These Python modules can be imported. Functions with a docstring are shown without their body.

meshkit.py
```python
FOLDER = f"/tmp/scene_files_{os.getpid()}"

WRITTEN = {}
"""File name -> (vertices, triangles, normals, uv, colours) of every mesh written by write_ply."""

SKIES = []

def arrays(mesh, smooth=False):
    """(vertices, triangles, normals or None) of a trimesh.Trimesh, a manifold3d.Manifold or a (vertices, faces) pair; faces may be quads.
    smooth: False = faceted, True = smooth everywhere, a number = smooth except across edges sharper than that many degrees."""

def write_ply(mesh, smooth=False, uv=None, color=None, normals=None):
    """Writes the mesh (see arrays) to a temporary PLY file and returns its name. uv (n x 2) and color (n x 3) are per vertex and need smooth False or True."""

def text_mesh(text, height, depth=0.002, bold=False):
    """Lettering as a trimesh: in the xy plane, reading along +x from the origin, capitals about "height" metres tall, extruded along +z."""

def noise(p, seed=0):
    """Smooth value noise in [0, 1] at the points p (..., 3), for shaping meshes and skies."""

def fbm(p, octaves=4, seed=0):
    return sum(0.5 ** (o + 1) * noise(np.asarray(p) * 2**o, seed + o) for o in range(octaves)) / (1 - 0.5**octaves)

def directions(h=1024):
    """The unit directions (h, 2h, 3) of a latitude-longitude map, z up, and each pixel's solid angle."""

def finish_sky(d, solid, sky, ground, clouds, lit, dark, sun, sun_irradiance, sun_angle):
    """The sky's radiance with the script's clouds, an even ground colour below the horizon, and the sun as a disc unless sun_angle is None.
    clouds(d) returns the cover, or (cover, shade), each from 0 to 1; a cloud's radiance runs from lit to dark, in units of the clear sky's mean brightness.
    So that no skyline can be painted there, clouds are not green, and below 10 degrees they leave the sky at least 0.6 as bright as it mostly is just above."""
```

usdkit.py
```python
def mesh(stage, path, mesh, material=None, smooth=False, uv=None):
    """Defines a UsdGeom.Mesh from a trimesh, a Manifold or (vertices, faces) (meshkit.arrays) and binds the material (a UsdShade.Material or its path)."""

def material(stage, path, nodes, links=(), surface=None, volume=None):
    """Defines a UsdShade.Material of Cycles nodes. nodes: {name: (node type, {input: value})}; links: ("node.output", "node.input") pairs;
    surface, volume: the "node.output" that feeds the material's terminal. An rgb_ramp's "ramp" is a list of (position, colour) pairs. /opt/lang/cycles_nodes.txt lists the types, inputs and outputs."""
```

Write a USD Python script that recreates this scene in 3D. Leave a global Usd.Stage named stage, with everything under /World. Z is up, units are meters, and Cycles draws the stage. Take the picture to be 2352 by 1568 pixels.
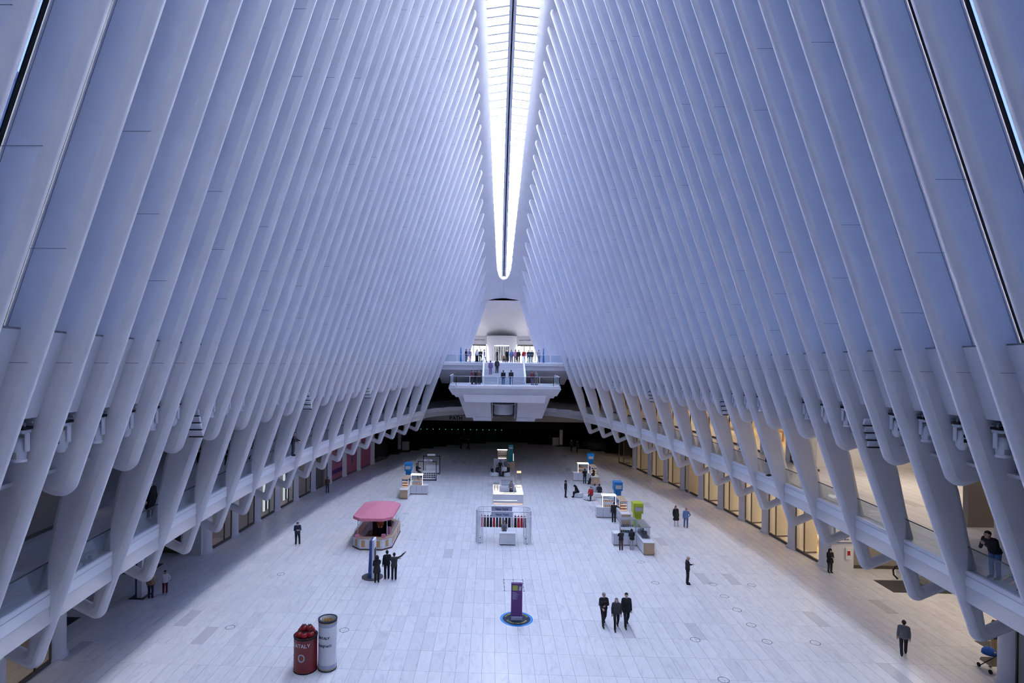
import math, random
import numpy as np, trimesh, usdkit, meshkit
import shapely
from shapely.geometry import Polygon, Point, box as sbox
import mapbox_earcut as earcut
import manifold3d as m3
from pxr import Usd, UsdGeom, UsdLux, UsdShade, Gf, Sdf

stage = Usd.Stage.CreateInMemory()
UsdGeom.SetStageUpAxis(stage, UsdGeom.Tokens.z)
UsdGeom.SetStageMetersPerUnit(stage, 1.0)
world = UsdGeom.Xform.Define(stage, '/World')
stage.SetDefaultPrim(world.GetPrim())
UsdGeom.Scope.Define(stage, '/World/Looks')
PI = math.pi

# ------------------------------------------------------------------ camera
EXPOSURE = -0.75
CAM = np.array([-1.40, 0.0, 14.793])
YAW, ROLL, F_PX = -0.033065, 0.010468, 1327.0
CX, CY, W, H = 1087.88, 805.93, 2352.0, 1568.0
fwd = np.array([math.sin(YAW), math.cos(YAW), 0.0])
right0 = np.array([math.cos(YAW), -math.sin(YAW), 0.0])
up0 = np.array([0, 0, 1.0])
right = math.cos(ROLL) * right0 + math.sin(ROLL) * up0
up = -math.sin(ROLL) * right0 + math.cos(ROLL) * up0
cam = UsdGeom.Camera.Define(stage, '/World/camera')
m = Gf.Matrix4d(*right, 0, *up, 0, *(-fwd), 0, *CAM, 1)
cam.AddTransformOp().Set(m)
cam.CreateHorizontalApertureAttr(36.0)
cam.CreateVerticalApertureAttr(36.0 * H / W)
cam.CreateFocalLengthAttr(F_PX / W * 36.0)
cam.CreateHorizontalApertureOffsetAttr((W / 2 - CX) / W * 36.0)
cam.CreateVerticalApertureOffsetAttr((CY - H / 2) / W * 36.0)
cam.CreateClippingRangeAttr(Gf.Vec2f(0.1, 2000))
cam.CreateExposureAttr(EXPOSURE)

# ------------------------------------------------------------------ sky: a bluish overcast
SKY = 52.0
dome = UsdLux.DomeLight.Define(stage, '/World/sky')
dome.CreateIntensityAttr(1.0)
usdkit.material(stage, '/World/Looks/sky_look', {
    'tc': ('texture_coordinate', {}), 'sx': ('separate_xyz', {}),
    'n': ('noise_texture', {'scale': 2.2, 'detail': 4.0}),
    'r': ('rgb_ramp', {'ramp': [(0.3, (0.86, 0.85, 1.0)), (0.6, (0.95, 0.92, 1.0))]}),
    'bg': ('background_shader', {'strength': SKY})},
    [('tc.generated', 'n.vector'), ('n.fac', 'r.fac'), ('r.color', 'bg.color')], surface='bg.background')
UsdShade.MaterialBindingAPI.Apply(dome.GetPrim()).Bind(UsdShade.Material.Get(stage, '/World/Looks/sky_look'))

# ------------------------------------------------------------------ helpers
NAMES = {}
def numbered(parent, name):
    k = (parent, name); n = NAMES.get(k, 0); NAMES[k] = n + 1
    return name if n == 0 else f'{name}_{n:03d}'
def path_of(parent):
    return '/World' if parent is None else str(parent.GetPath())
def tag(p, label=None, cat=None, group=None, kind=None):
    for k, v in (('label', label), ('category', cat), ('group', group), ('kind', kind)):
        if v: p.SetCustomDataByKey(k, v)
    return p
def obj(name, mesh, mat, parent=None, smooth=False, label=None, cat=None, group=None, kind=None, tone=None):
    par = path_of(parent)
    p = usdkit.mesh(stage, par + '/' + numbered(par, name), mesh, M[mat], smooth).GetPrim()
    if tone is not None:
        UsdGeom.PrimvarsAPI(UsdGeom.Mesh(p)).CreatePrimvar('tone', Sdf.ValueTypeNames.FloatArray, 'vertex').Set([float(x) for x in tone])
    return tag(p, label, cat, group, kind)
def thing(name, label, cat, loc=(0, 0, 0), rz=0.0, group=None, kind=None):
    x = UsdGeom.Xform.Define(stage, '/World/' + numbered('/World', name))
    x.AddTranslateOp().Set(Gf.Vec3d(*[float(v) for v in loc])); x.AddRotateZOp().Set(float(math.degrees(rz)))
    return tag(x.GetPrim(), label, cat, group, kind)
def struct(name, label=None, mesh=None, mat=None, smooth=False):
    if mesh is None:
        return tag(UsdGeom.Xform.Define(stage, '/World/' + numbered('/World', name)).GetPrim(), label, None, None, 'structure')
    return obj(name, mesh, mat, None, smooth, label, None, None, 'structure')
def sub(parent, name):
    par = path_of(parent)
    return UsdGeom.Xform.Define(stage, par + '/' + numbered(par, name)).GetPrim()
def dup(root, loc, rz, label, group=None, cat=None):
    was = root.GetCustomData()
    r = thing(root.GetName().rstrip('0123456789').rstrip('_'), label, cat or was['category'], loc, rz, group or was.get('group'))
    r.GetReferences().AddInternalReference(root.GetPath()); r.SetInstanceable(True)
    return r

def cat(*ms):
    ms = [x for x in ms if x is not None]
    vs, fs, o = [], [], 0
    for v, f in ms:
        v = np.asarray(v, float); f = np.asarray(f, int)
        if f.shape[1] == 4: f = np.vstack([f[:, [0, 1, 2]], f[:, [0, 2, 3]]])
        vs.append(v); fs.append(f + o); o += len(v)
    return np.vstack(vs), np.vstack(fs)
def tm(x): return (np.array(x.vertices), np.array(x.faces))
def move(mesh, d=(0, 0, 0), rz=0.0, rx=0.0, ry=0.0, s=1.0):
    v, f = mesh; v = np.asarray(v, float) * s
    for a, (i, j) in ((rx, (1, 2)), (ry, (2, 0)), (rz, (0, 1))):
        if a:
            c, q = math.cos(a), math.sin(a); v = v.copy(); p, r = v[:, i].copy(), v[:, j].copy()
            v[:, i], v[:, j] = c * p - q * r, q * p + c * r
    return v + np.asarray(d, float), f
def flip(mesh, ax=0):
    v, f = mesh; v = np.array(v, float); v[:, ax] *= -1
    f = np.asarray(f)[:, ::-1]
    return v, f
BOXF = np.array([[0, 3, 2, 1], [4, 5, 6, 7], [0, 1, 5, 4], [1, 2, 6, 5], [2, 3, 7, 6], [3, 0, 4, 7]])
def hexa(p): return np.asarray(p, float), np.vstack([BOXF[:, [0, 1, 2]], BOXF[:, [0, 2, 3]]])
def bx(x0, x1, y0, y1, z0, z1):
    return hexa([(x0, y0, z0), (x1, y0, z0), (x1, y1, z0), (x0, y1, z0), (x0, y0, z1), (x1, y0, z1), (x1, y1, z1), (x0, y1, z1)])
def hull(pts):
    h = trimesh.convex.convex_hull(np.asarray(pts, float)); return tm(h)
def cbx(x0, x1, y0, y1, z0, z1, c=0.01):
    P = []
    for x, sx in ((x0, 1), (x1, -1)):
        for y, sy in ((y0, 1), (y1, -1)):
            for z, sz in ((z0, 1), (z1, -1)):
                P += [(x + sx * c, y + sy * c, z), (x + sx * c, y, z + sz * c), (x, y + sy * c, z + sz * c)]
    return hull(P)
def ring(r, n, ph=0.0): a = np.arange(n) / n * 2 * PI + ph; return np.c_[r * np.cos(a), r * np.sin(a)]
def lathe(prof, n=20, cap=True):
    prof = np.asarray(prof, float); k = len(prof); a = np.arange(n) / n * 2 * PI
    v = np.stack([prof[:, None, 0] * np.cos(a), prof[:, None, 0] * np.sin(a), np.repeat(prof[:, 1:2], n, 1)], -1).reshape(-1, 3)
    f = []
    for i in range(k - 1):
        for j in range(n):
            q = (j + 1) % n; f.append((i * n + j, i * n + q, (i + 1) * n + q, (i + 1) * n + j))
    f = np.array(f); f = np.vstack([f[:, [0, 1, 2]], f[:, [0, 2, 3]]])
    if cap:
        b = len(v); v = np.vstack([v, [(0, 0, prof[0, 1]), (0, 0, prof[-1, 1])]])
        j = np.arange(n); q = (j + 1) % n; o = (k - 1) * n
        f = np.vstack([f, np.c_[np.full(n, b), q, j], np.c_[np.full(n, b + 1), o + j, o + q]])
    return v, f
def cyl(r, z0, z1, n=16, x=0, y=0): return move(lathe([(r, z0), (r, z1)], n), (x, y, 0))
def tube(pts, r, n=8, closed=False):
    P = np.asarray(pts, float); k = len(P)
    rr = np.broadcast_to(np.asarray(r, float), (k,))
    T = np.gradient(P, axis=0) if not closed else np.roll(P, -1, 0) - np.roll(P, 1, 0)
    T /= np.maximum(np.linalg.norm(T, axis=1, keepdims=True), 1e-9)
    ref = np.array([0, 0, 1.0]) if abs(T[0, 2]) < 0.9 else np.array([1.0, 0, 0])
    V = []
    for i in range(k):
        b = np.cross(T[i], ref); b /= max(np.linalg.norm(b), 1e-9); c = np.cross(b, T[i]); ref = c if not closed else ref
        a = np.arange(n) / n * 2 * PI
        V.append(P[i] + rr[i] * (np.cos(a)[:, None] * b + np.sin(a)[:, None] * c))
    V = np.vstack(V); f = []
    for i in range(k if closed else k - 1):
        for j in range(n):
            q = (j + 1) % n; i2 = (i + 1) % k
            f.append((i * n + j, i2 * n + j, i2 * n + q, i * n + q))
    f = np.array(f); f = np.vstack([f[:, [0, 1, 2]], f[:, [0, 2, 3]]])
    if not closed:
        b = len(V); V = np.vstack([V, P[0], P[-1]]); j = np.arange(n); q = (j + 1) % n
        f = np.vstack([f, np.c_[np.full(n, b), j, q], np.c_[np.full(n, b + 1), (k - 1) * n + q, (k - 1) * n + j]])
    return V, f
def bar(p0, p1, w=0.05, h=0.05):
    p0, p1 = np.asarray(p0, float), np.asarray(p1, float); t = p1 - p0; t /= np.linalg.norm(t)
    ref = np.array([0, 0, 1.0]) if abs(t[2]) < 0.95 else np.array([0, 1.0, 0])
    b = np.cross(t, ref); b /= np.linalg.norm(b); c = np.cross(b, t)
    q = [(-w / 2, -h / 2), (w / 2, -h / 2), (w / 2, h / 2), (-w / 2, h / 2)]
    return hexa([p0 + x * b + y * c for x, y in q][::1] + [p1 + x * b + y * c for x, y in q])
def loft(secs, caps=True, closed=True):
    """secs: list of (k,3) loops with the same number of points."""
    S = np.asarray(secs, float); n, k, _ = S.shape; v = S.reshape(-1, 3); f = []
    for i in range(n - 1):
        for j in range(k if closed else k - 1):
            q = (j + 1) % k; f.append((i * k + j, i * k + q, (i + 1) * k + q, (i + 1) * k + j))
    f = np.array(f); f = np.vstack([f[:, [0, 1, 2]], f[:, [0, 2, 3]]])
    if caps:
        a = np.array([(0, i + 1, i) for i in range(1, k - 1)]); f = np.vstack([f, a, (n - 1) * k + a[:, ::-1]])
    return v, f
def ear(rings):
    v = np.vstack(rings); e = np.cumsum([len(r) for r in rings]).astype(np.uint32)
    return earcut.triangulate_float64(v.astype(np.float64), e).reshape(-1, 3).astype(int)
def ccw(r, want=True):
    r = np.asarray(r, float); a = np.sum(r[:, 0] * np.roll(r[:, 1], -1) - np.roll(r[:, 0], -1) * r[:, 1])
    return r if (a > 0) == want else r[::-1]
def rings_of(poly):
    return [ccw(np.array(poly.exterior.coords)[:-1])] + [ccw(np.array(h.coords)[:-1], False) for h in poly.interiors]
def extrude(poly, z0, z1):
    """A flat polygon (x, y) extruded along z."""
    out = []
    for g in getattr(poly, 'geoms', [poly]):
        R = rings_of(g); t = ear(R); v2 = np.vstack(R); n = len(v2)
        a, b, c = v2[t[:, 0]], v2[t[:, 1]], v2[t[:, 2]]
        s = (b[:, 0] - a[:, 0]) * (c[:, 1] - a[:, 1]) - (b[:, 1] - a[:, 1]) * (c[:, 0] - a[:, 0])
        t = np.where((s < 0)[:, None], t[:, ::-1], t)
        v = np.vstack([np.c_[v2, np.full(n, z0)], np.c_[v2, np.full(n, z1)]]); f = [t[:, ::-1], t + n]; o = 0
        for r in R:
            j = np.arange(len(r)); q = (j + 1) % len(r)
            f += [np.c_[o + j, o + q, n + o + q], np.c_[o + j, n + o + q, n + o + j]]; o += len(r)
        out.append((v, np.vstack(f)))
    return cat(*out)
def round_plate(poly, t, r, segs=3):
    """A plate: polygon in (s, z), thickness t along y, edges rounded with radius r. Returns (s, y, z) mesh."""
    R = rings_of(poly); norms = []
    for p in R:
        d = np.roll(p, -1, 0) - p; d /= np.maximum(np.linalg.norm(d, axis=1, keepdims=True), 1e-9)
        nn = np.c_[-d[:, 1], d[:, 0]]; nn = nn + np.roll(nn, 1, 0); nn /= np.maximum(np.linalg.norm(nn, axis=1, keepdims=True), 1e-9)
        norms.append(nn)
    ph = [(-1, -PI / 2 * (1 - i / segs)) for i in range(segs + 1)] + [(1, PI / 2 * i / segs) for i in range(segs + 1)]
    V, F, n0 = [], [], sum(len(p) for p in R)
    for k, (sg, a) in enumerate(ph):
        y = sg * (t / 2 - r) + r * math.sin(a); ins = r * (1 - math.cos(a))
        for p, nn in zip(R, norms):
            q = p + nn * ins; V.append(np.c_[q[:, 0], np.full(len(q), y), q[:, 1]])
    V = np.vstack(V)
    for k in range(len(ph) - 1):
        o = 0
        for p in R:
            j = np.arange(len(p)); q = (j + 1) % len(p); a, b = k * n0 + o, (k + 1) * n0 + o
            F += [np.c_[a + j, a + q, b + q], np.c_[a + j, b + q, b + j]]; o += len(p)
    cap2 = V[:n0][:, [0, 2]]; e = [];  o = 0
    for p in R: e.append(cap2[o:o + len(p)]); o += len(p)
    tt = ear(e)
    a, b, c = cap2[tt[:, 0]], cap2[tt[:, 1]], cap2[tt[:, 2]]
    s = (b[:, 0] - a[:, 0]) * (c[:, 1] - a[:, 1]) - (b[:, 1] - a[:, 1]) * (c[:, 0] - a[:, 0])
    tt = np.where((s < 0)[:, None], tt[:, ::-1], tt)
    # duplicate cap vertices so that the face is flat
    c0, c1 = V[:n0], V[-n0:]
    b0 = len(V); V = np.vstack([V, c0, c1])
    F += [tt + b0, tt[:, ::-1] + b0 + n0]
    return V, np.vstack(F)[:, ::1]
def fix(mesh):
    t = trimesh.Trimesh(*mesh, process=False)
    if t.is_watertight and t.volume < 0: return mesh[0], np.asarray(mesh[1])[:, ::-1]
    return mesh

# ------------------------------------------------------------------ materials
M = {}
def mat(name, color, rough=0.5, metal=0.0, spec=0.5, noise=None, scale=3.0, bump=0.0, bscale=20.0, emit=None, estr=0.0, trans=0.0, coat=0.0, var=0.0):
    """noise: second colour mixed in by fractal noise."""
    n = {'p': ('principled_bsdf', {'roughness': rough, 'metallic': metal, 'specular_ior_level': spec, 'transmission_weight': trans, 'coat_weight': coat})}
    l = []
    if noise is None and not var: n['p'][1]['base_color'] = color
    else:
        n['tc'] = ('texture_coordinate', {}); n['n'] = ('noise_texture', {'scale': scale, 'detail': 5.0, 'roughness': 0.6})
        n['r'] = ('rgb_ramp', {'ramp': [(0.35, color), (0.7, noise or color)]})
        l += [('tc.object', 'n.vector'), ('n.fac', 'r.fac'), ('r.color', 'p.base_color')]
    if bump:
        n['bn'] = ('noise_texture', {'scale': bscale, 'detail': 3.0}); n['b'] = ('bump', {'strength': bump, 'distance': 0.01})
        n['tc'] = ('texture_coordinate', {})
        l += [('tc.object', 'bn.vector'), ('bn.fac', 'b.height'), ('b.normal', 'p.normal')]
    if emit: n['p'][1].update({'emission_color': emit, 'emission_strength': estr})
    M[name] = usdkit.material(stage, '/World/Looks/' + name, n, l, surface='p.BSDF')
def glass(name, tint=(0.9, 0.95, 0.95), refl=0.75, rough=0.02):
    M[name] = usdkit.material(stage, '/World/Looks/' + name, {
        't': ('transparent_bsdf', {'color': tint}), 'g': ('glossy_bsdf', {'color': (1, 1, 1), 'roughness': rough}),
        'f': ('layer_weight', {'blend': 0.5}), 'pw': ('math', {'math_type': 'power', 'value2': 4.0}), 'ma': ('math', {'math_type': 'multiply_add', 'value2': refl, 'value3': 0.035}), 'm': ('mix_closure', {})},
        [('f.facing', 'pw.value1'), ('pw.value', 'ma.value1'), ('ma.value', 'm.fac'), ('t.BSDF', 'm.closure1'), ('g.BSDF', 'm.closure2')], surface='m.closure')
def glow(name, color, strength):
    M[name] = usdkit.material(stage, '/World/Looks/' + name, {'e': ('emission', {'color': color, 'strength': strength})}, [], surface='e.emission')
mat('paint', (0.74, 0.72, 0.74), 0.42, noise=(0.68, 0.665, 0.685), scale=0.9)
mat('paint_low', (0.80, 0.79, 0.80), 0.45, noise=(0.75, 0.74, 0.75), scale=0.9)
mat('panel', (0.78, 0.78, 0.81), 0.4)
mat('joint', (0.16, 0.17, 0.2), 0.7)
mat('black', (0.012, 0.012, 0.014), 0.5)
mat('dark', (0.05, 0.05, 0.055), 0.5)
mat('shade_floor', (0.035, 0.033, 0.034), 0.6)  # shade beyond the arc, put into the floor colour
mat('bronze', (0.10, 0.085, 0.07), 0.4, 0.3)
mat('steel', (0.55, 0.56, 0.58), 0.3, 0.9)
mat('white', (0.82, 0.82, 0.83), 0.4)
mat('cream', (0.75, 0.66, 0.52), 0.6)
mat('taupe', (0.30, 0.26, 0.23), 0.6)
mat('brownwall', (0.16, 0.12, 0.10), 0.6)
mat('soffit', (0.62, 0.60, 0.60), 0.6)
glass('glass', (0.13, 0.17, 0.25)); glass('shop_glass', (0.90, 0.91, 0.90)); glass('sky_glass', (0.90, 0.95, 1.0))
glass('rail_glass', (0.84, 0.88, 0.90))
M['stone'] = usdkit.material(stage, '/World/Looks/stone', {
    'tc': ('texture_coordinate', {}), 'at': ('attribute', {'attribute': 'tone'}),
    'r': ('rgb_ramp', {'ramp': [(0.0, (0.78, 0.77, 0.77)), (0.45, (0.73, 0.725, 0.735)), (0.75, (0.66, 0.655, 0.67)), (1.0, (0.56, 0.555, 0.57))]}),
    'mp': ('mapping', {'scale': (1.7, 0.45, 1.0), 'rotation': (0, 0, 0.5)}), 'cx': ('vector_math', {'math_type': 'add'}), 'cc': ('combine_xyz', {}),
    'tm': ('math', {'math_type': 'multiply', 'value2': 37.0}),
    'n': ('noise_texture', {'scale': 1.6, 'detail': 6.0, 'roughness': 0.62, 'distortion': 1.6}),
    'vr': ('rgb_ramp', {'ramp': [(0.38, (1, 1, 1)), (0.56, (0.93, 0.93, 0.935)), (0.66, (0.80, 0.80, 0.82)), (0.8, (0.92, 0.92, 0.93))]}),
    'mx': ('mix', {'mix_type': 'multiply', 'fac': 0.85}),
    'p': ('principled_bsdf', {'roughness': 0.27, 'specular_ior_level': 0.42})},
    [('at.fac', 'r.fac'), ('at.fac', 'tm.value1'), ('tm.value', 'cc.x'), ('tm.value', 'cc.y'), ('tc.object', 'mp.vector'), ('mp.vector', 'cx.vector1'), ('cc.vector', 'cx.vector2'), ('cx.vector', 'n.vector'),
     ('n.fac', 'vr.fac'), ('r.color', 'mx.color1'), ('vr.color', 'mx.color2'), ('mx.color', 'p.base_color')], surface='p.BSDF')

# ------------------------------------------------------------------ shape of the hall
PITCH, Y0 = 1.731, 73.5
def YN(n): return Y0 - PITCH * n
WC = np.array([11.28971, -6.65433, 0.0879, -0.14468, -7.82986, -0.15938, 0.34239, -0.0286, -1.20458, 0.442, -0.45422, -1.3419]).reshape(3, 4)
def wn(n, z):
    """Half width of the hall at the rib noses."""
    u = (np.asarray(n, float) - 23.25) / 28; t = (np.asarray(z, float) - 20) / 20
    return sum(WC[i, j] * u ** (2 * i) * t ** j for i in range(3) for j in range(4))
def zsp(n): u = (np.asarray(n, float) - 24.25) / 28; return 45.03 - 19.32 * u ** 2 - 3.37 * u ** 4
def wsp(n): u = (np.asarray(n, float) - 24.25) / 28; return 2.97 - 0.604 * u ** 2 - 0.148 * u ** 4
def zsh(n): return 13.75 + 0.0405 * np.asarray(n, float)
SKX = [-3.02, -2.97, -2.8, -2.45, -1.9, 3.1, 8.6, 15.2, 24.25]; SKW = [0.0, 0.3, 0.6, 0.85, 0.99, 1.54, 1.92, 2.22, 2.42]
def wsky(n):
    n = np.where(np.asarray(n, float) > 24.25, 48.5 - np.asarray(n, float), n); return np.interp(n, SKX, SKW)
def zsky(n): return zsp(n) + 0.8
TW = lambda n: wn(n, 4.75)
NLAST = 49
RT_, RR = 0.42, 0.19      # rib thickness, edge radius

def depth(z, odd):
    return np.interp(z, [6.6, 7.1, 8.5, 10.0, 11.5, 13.0, 50], [0.92, 0.88, 1.1, 1.3, 1.3, 1.15, 1.12])
def rib_poly(n):
    zt = float(zsp(n)) + 0.15
    if n < 0:
        zb = 13.0; zs = np.r_[np.linspace(zt, zb, 14)]
        nose = np.c_[wn(n, zs), zs]; back = np.c_[wn(n, zs[::-1]) + 1.12, zs[::-1]]
        return Polygon(np.vstack([nose, back])).buffer(0)
    if n % 2 == 0:
        zs = np.linspace(zt, 5.2, 26); wt = float(TW(n)); nose = np.c_[wn(n, zs), zs]
        sl = float(wn(n, 4.75) - wn(n, 5.2)) / 0.45
        # where the nose line meets the underside of the strut
        x = (4.75 - 4.272 + wt / sl + 0.45 * wt) / (0.45 + 1 / sl); z = 4.75 - (x - wt) / sl
        zb = np.linspace(6.6, zt, 24); back = np.c_[wn(n, zb) + depth(zb, False), zb]
        P = Polygon(np.vstack([nose, [(x, z), (wt + 3.28, 5.75), (wt + 3.28, 6.6)], back])).buffer(0)
        hole = Polygon([(wt + 0.33, 5.76), (wt + 0.475, 4.97), (wt + 2.2, 5.74)])
        hole = hole.buffer(-0.1).buffer(0.1)
        P = P.buffer(-0.34).buffer(0.34)
        return P.difference(hole)
    zs = np.linspace(zt, 10.9, 24); nose = np.c_[wn(n, zs), zs]; wl = float(wn(n, 10.5))
    sl = float(wn(n, 10.4) - wn(n, 10.9)) / 0.5
    x = wl + 0.03; z = 10.31 + 0.33 * 0.03
    zb = np.linspace(10.31 + 0.33 * 1.25, zt, 24); back = np.c_[wn(n, zb) + depth(zb, True), zb]
    P = Polygon(np.vstack([nose, [(x, z)], back])).buffer(0)
    return P.buffer(-0.5, 12).buffer(0.5, 12)

def side_mesh(mesh, s): return mesh if s > 0 else flip(mesh, 0)
def bay(n, sec, s, m=1.0, y0=0.0, y1=0.0):
    """A prism between rib n and rib n + m; sec(k) gives the (s, z) section at rib k."""
    a = sec(n); b = sec(n + m)
    A = [(p[0], YN(n) - y0, p[1]) for p in a]; B = [(p[0], YN(n + m) + y1, p[1]) for p in b]
    return side_mesh(fix(loft([A, B])), s)

SIDES = ((-1, 'left'), (1, 'right'))
walls = {}
for s, nm in SIDES:
    wl = struct('wall_' + nm, f'{nm} wall of the hall, white curved steel ribs with slit windows between them'); walls[s] = wl
    for n in range(-4, NLAST + 1):
        P = rib_poly(n)
        P = P.simplify(0.004).segmentize(0.9)
        mesh = fix(move(round_plate(P, RT_, RR), (0, YN(n), 0)))
        obj('rib', side_mesh(mesh, s), 'paint', wl, 50)
    for n in range(-4, NLAST):
        lo = float(zsh(n)) if n >= 0 else 13.2
        # lower infill box, its black sill line, slit window and mullion
        if n >= 0:
            obj('infill_panel', bay(n, lambda k: [(wn(k, zsh(k)) + .6, zsh(k)), (wn(k, zsh(k) - 2.15) + .6, zsh(k) - 2.15), (wn(k, zsh(k) - 2.15) + 1.25, zsh(k) - 2.15), (wn(k, zsh(k)) + 1.2, zsh(k))], s), 'panel', wl)
            obj('window_sill', bay(n, lambda k: [(wn(k, zsh(k)) + .57, zsh(k) + .05), (wn(k, zsh(k)) + .57, zsh(k) + .005), (wn(k, zsh(k)) + 1.1, zsh(k) + .005), (wn(k, zsh(k)) + 1.1, zsh(k) + .05)], s, 1, .2, .2), 'joint', wl)
            obj('recess_panel', bay(n, lambda k: [(wn(k, zsh(k) - 2.1) + 1.16, zsh(k) - 2.1), (wn(k, 11.2) + 1.2, 11.2), (wn(k, 11.2) + 1.3, 11.2), (wn(k, zsh(k) - 2.1) + 1.3, zsh(k) - 2.1)], s), 'paint_low', wl)
        zz = lambda k, t: (zsh(k) if n >= 0 else 13.2) * (1 - t) + (zsp(k) - .35) * t
        T = np.linspace(0, 1, 9)
        def wsec(k): return [(wn(k, zz(k, t)) + 1.04, zz(k, t)) for t in T] + [(wn(k, zz(k, t)) + 1.07, zz(k, t)) for t in T[::-1]]
        obj('window_pane', bay(n, wsec, s, 1, .2, .2), 'glass', wl)
        if n >= 14:
            ty = YN(n) - RT_ / 2
            msh = loft([[(wn(n, z) + a, ty - b, z) for a, b in ((1.0, 0), (1.0, .07), (1.06, .07), (1.06, 0))] for z in zz(n, T)])
            obj('window_mullion', side_mesh(fix(msh), s), 'black', wl)
            msh = loft([[(wn(n, z) + a, ty - b, z) for a, b in ((.90, -.004), (.90, .004), (.912, .004), (.912, -.004))] for z in zz(n, T)])
            obj('panel_joint', side_mesh(fix(msh), s), 'joint', wl)
        rs = random.Random(n * 7 + s)
        if 0 <= n <= 38:
            ty = YN(n) - RT_ / 2
            zj = [zsh(n) - .75] + [15.5 + 9 * k + ((n * 1.7 + 3 * s) % 5) for k in range(3)]
            parts = []
            for z in zj:
                if z < zsp(n) - 2:
                    parts.append(hexa([(wn(n, z) + .16, ty - .004, z), (wn(n, z) + 1.0, ty - .004, z), (wn(n, z) + 1.0, ty + .01, z), (wn(n, z) + .16, ty + .01, z),
                                       (wn(n, z) + .16, ty - .004, z + .012), (wn(n, z) + 1.0, ty - .004, z + .012), (wn(n, z) + 1.0, ty + .01, z + .012), (wn(n, z) + .16, ty + .01, z + .012)]))
            obj('panel_seam', side_mesh(fix(cat(*parts)), s), 'joint', wl)

# ------------------------------------------------------------------ the spine with the skylight
roof = struct('ceiling', 'white spine of the vault carrying the long skylight')
NS = np.unique(np.r_[np.arange(-4, 52.1, 1.0), np.linspace(-3.1, -1.6, 16)])
for s, nm in SIDES:
    secs = []
    for n in NS:
        a, zs, wk, zk = float(wsp(n)), float(zsp(n)), float(wsky(n)), float(zsky(n)); y = YN(n)
        secs.append([(wk * s, y, zk + .5), (wk * s, y, zk + .02), ((wk + .06) * s, y, zk - .05), ((wk * .55 + a * .45) * s, y, zs * .5 + zk * .5), (a * s, y, zs), ((a + .5) * s, y, zs - .26), ((a + 1.1) * s, y, zs - .62), ((a + 1.25) * s, y, zs + .2), ((a + .4) * s, y, zs + 1.0)])
    obj('spine_shell', fix(loft(secs)), 'paint', roof, 40)
# funnel at the far end, down to the lintel of the doors
FY0, FY1 = YN(-4), 91.0
secs = []
for t in np.linspace(0, 1, 9):
    y = FY0 + (FY1 - FY0) * t; a = float(wsp(-4)) * (1 - t) + 4.24 * t; zs = float(zsp(-4)) * (1 - t) + 17.2 * t
    cz = .32 * (1 - t) ** 1.2
    q = np.linspace(-1, 1, 13)
    rd = np.clip((np.abs(q) - .8) / .2, 0, 1) ** 2 * .35 * t
    low = [(x * a, y, zs + cz * (1 - abs(x) ** 1.5) - r * 0 + (.9 * (1 - abs(x) ** 2) * t * (1 - t))) for x, r in zip(q, rd)]
    top = [(a * .9, y, zs + 2.4), (-a * .9, y, zs + 2.4)]
    secs.append(low + top)
obj('vault_funnel', fix(loft(secs)), 'paint', roof, 40)
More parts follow.
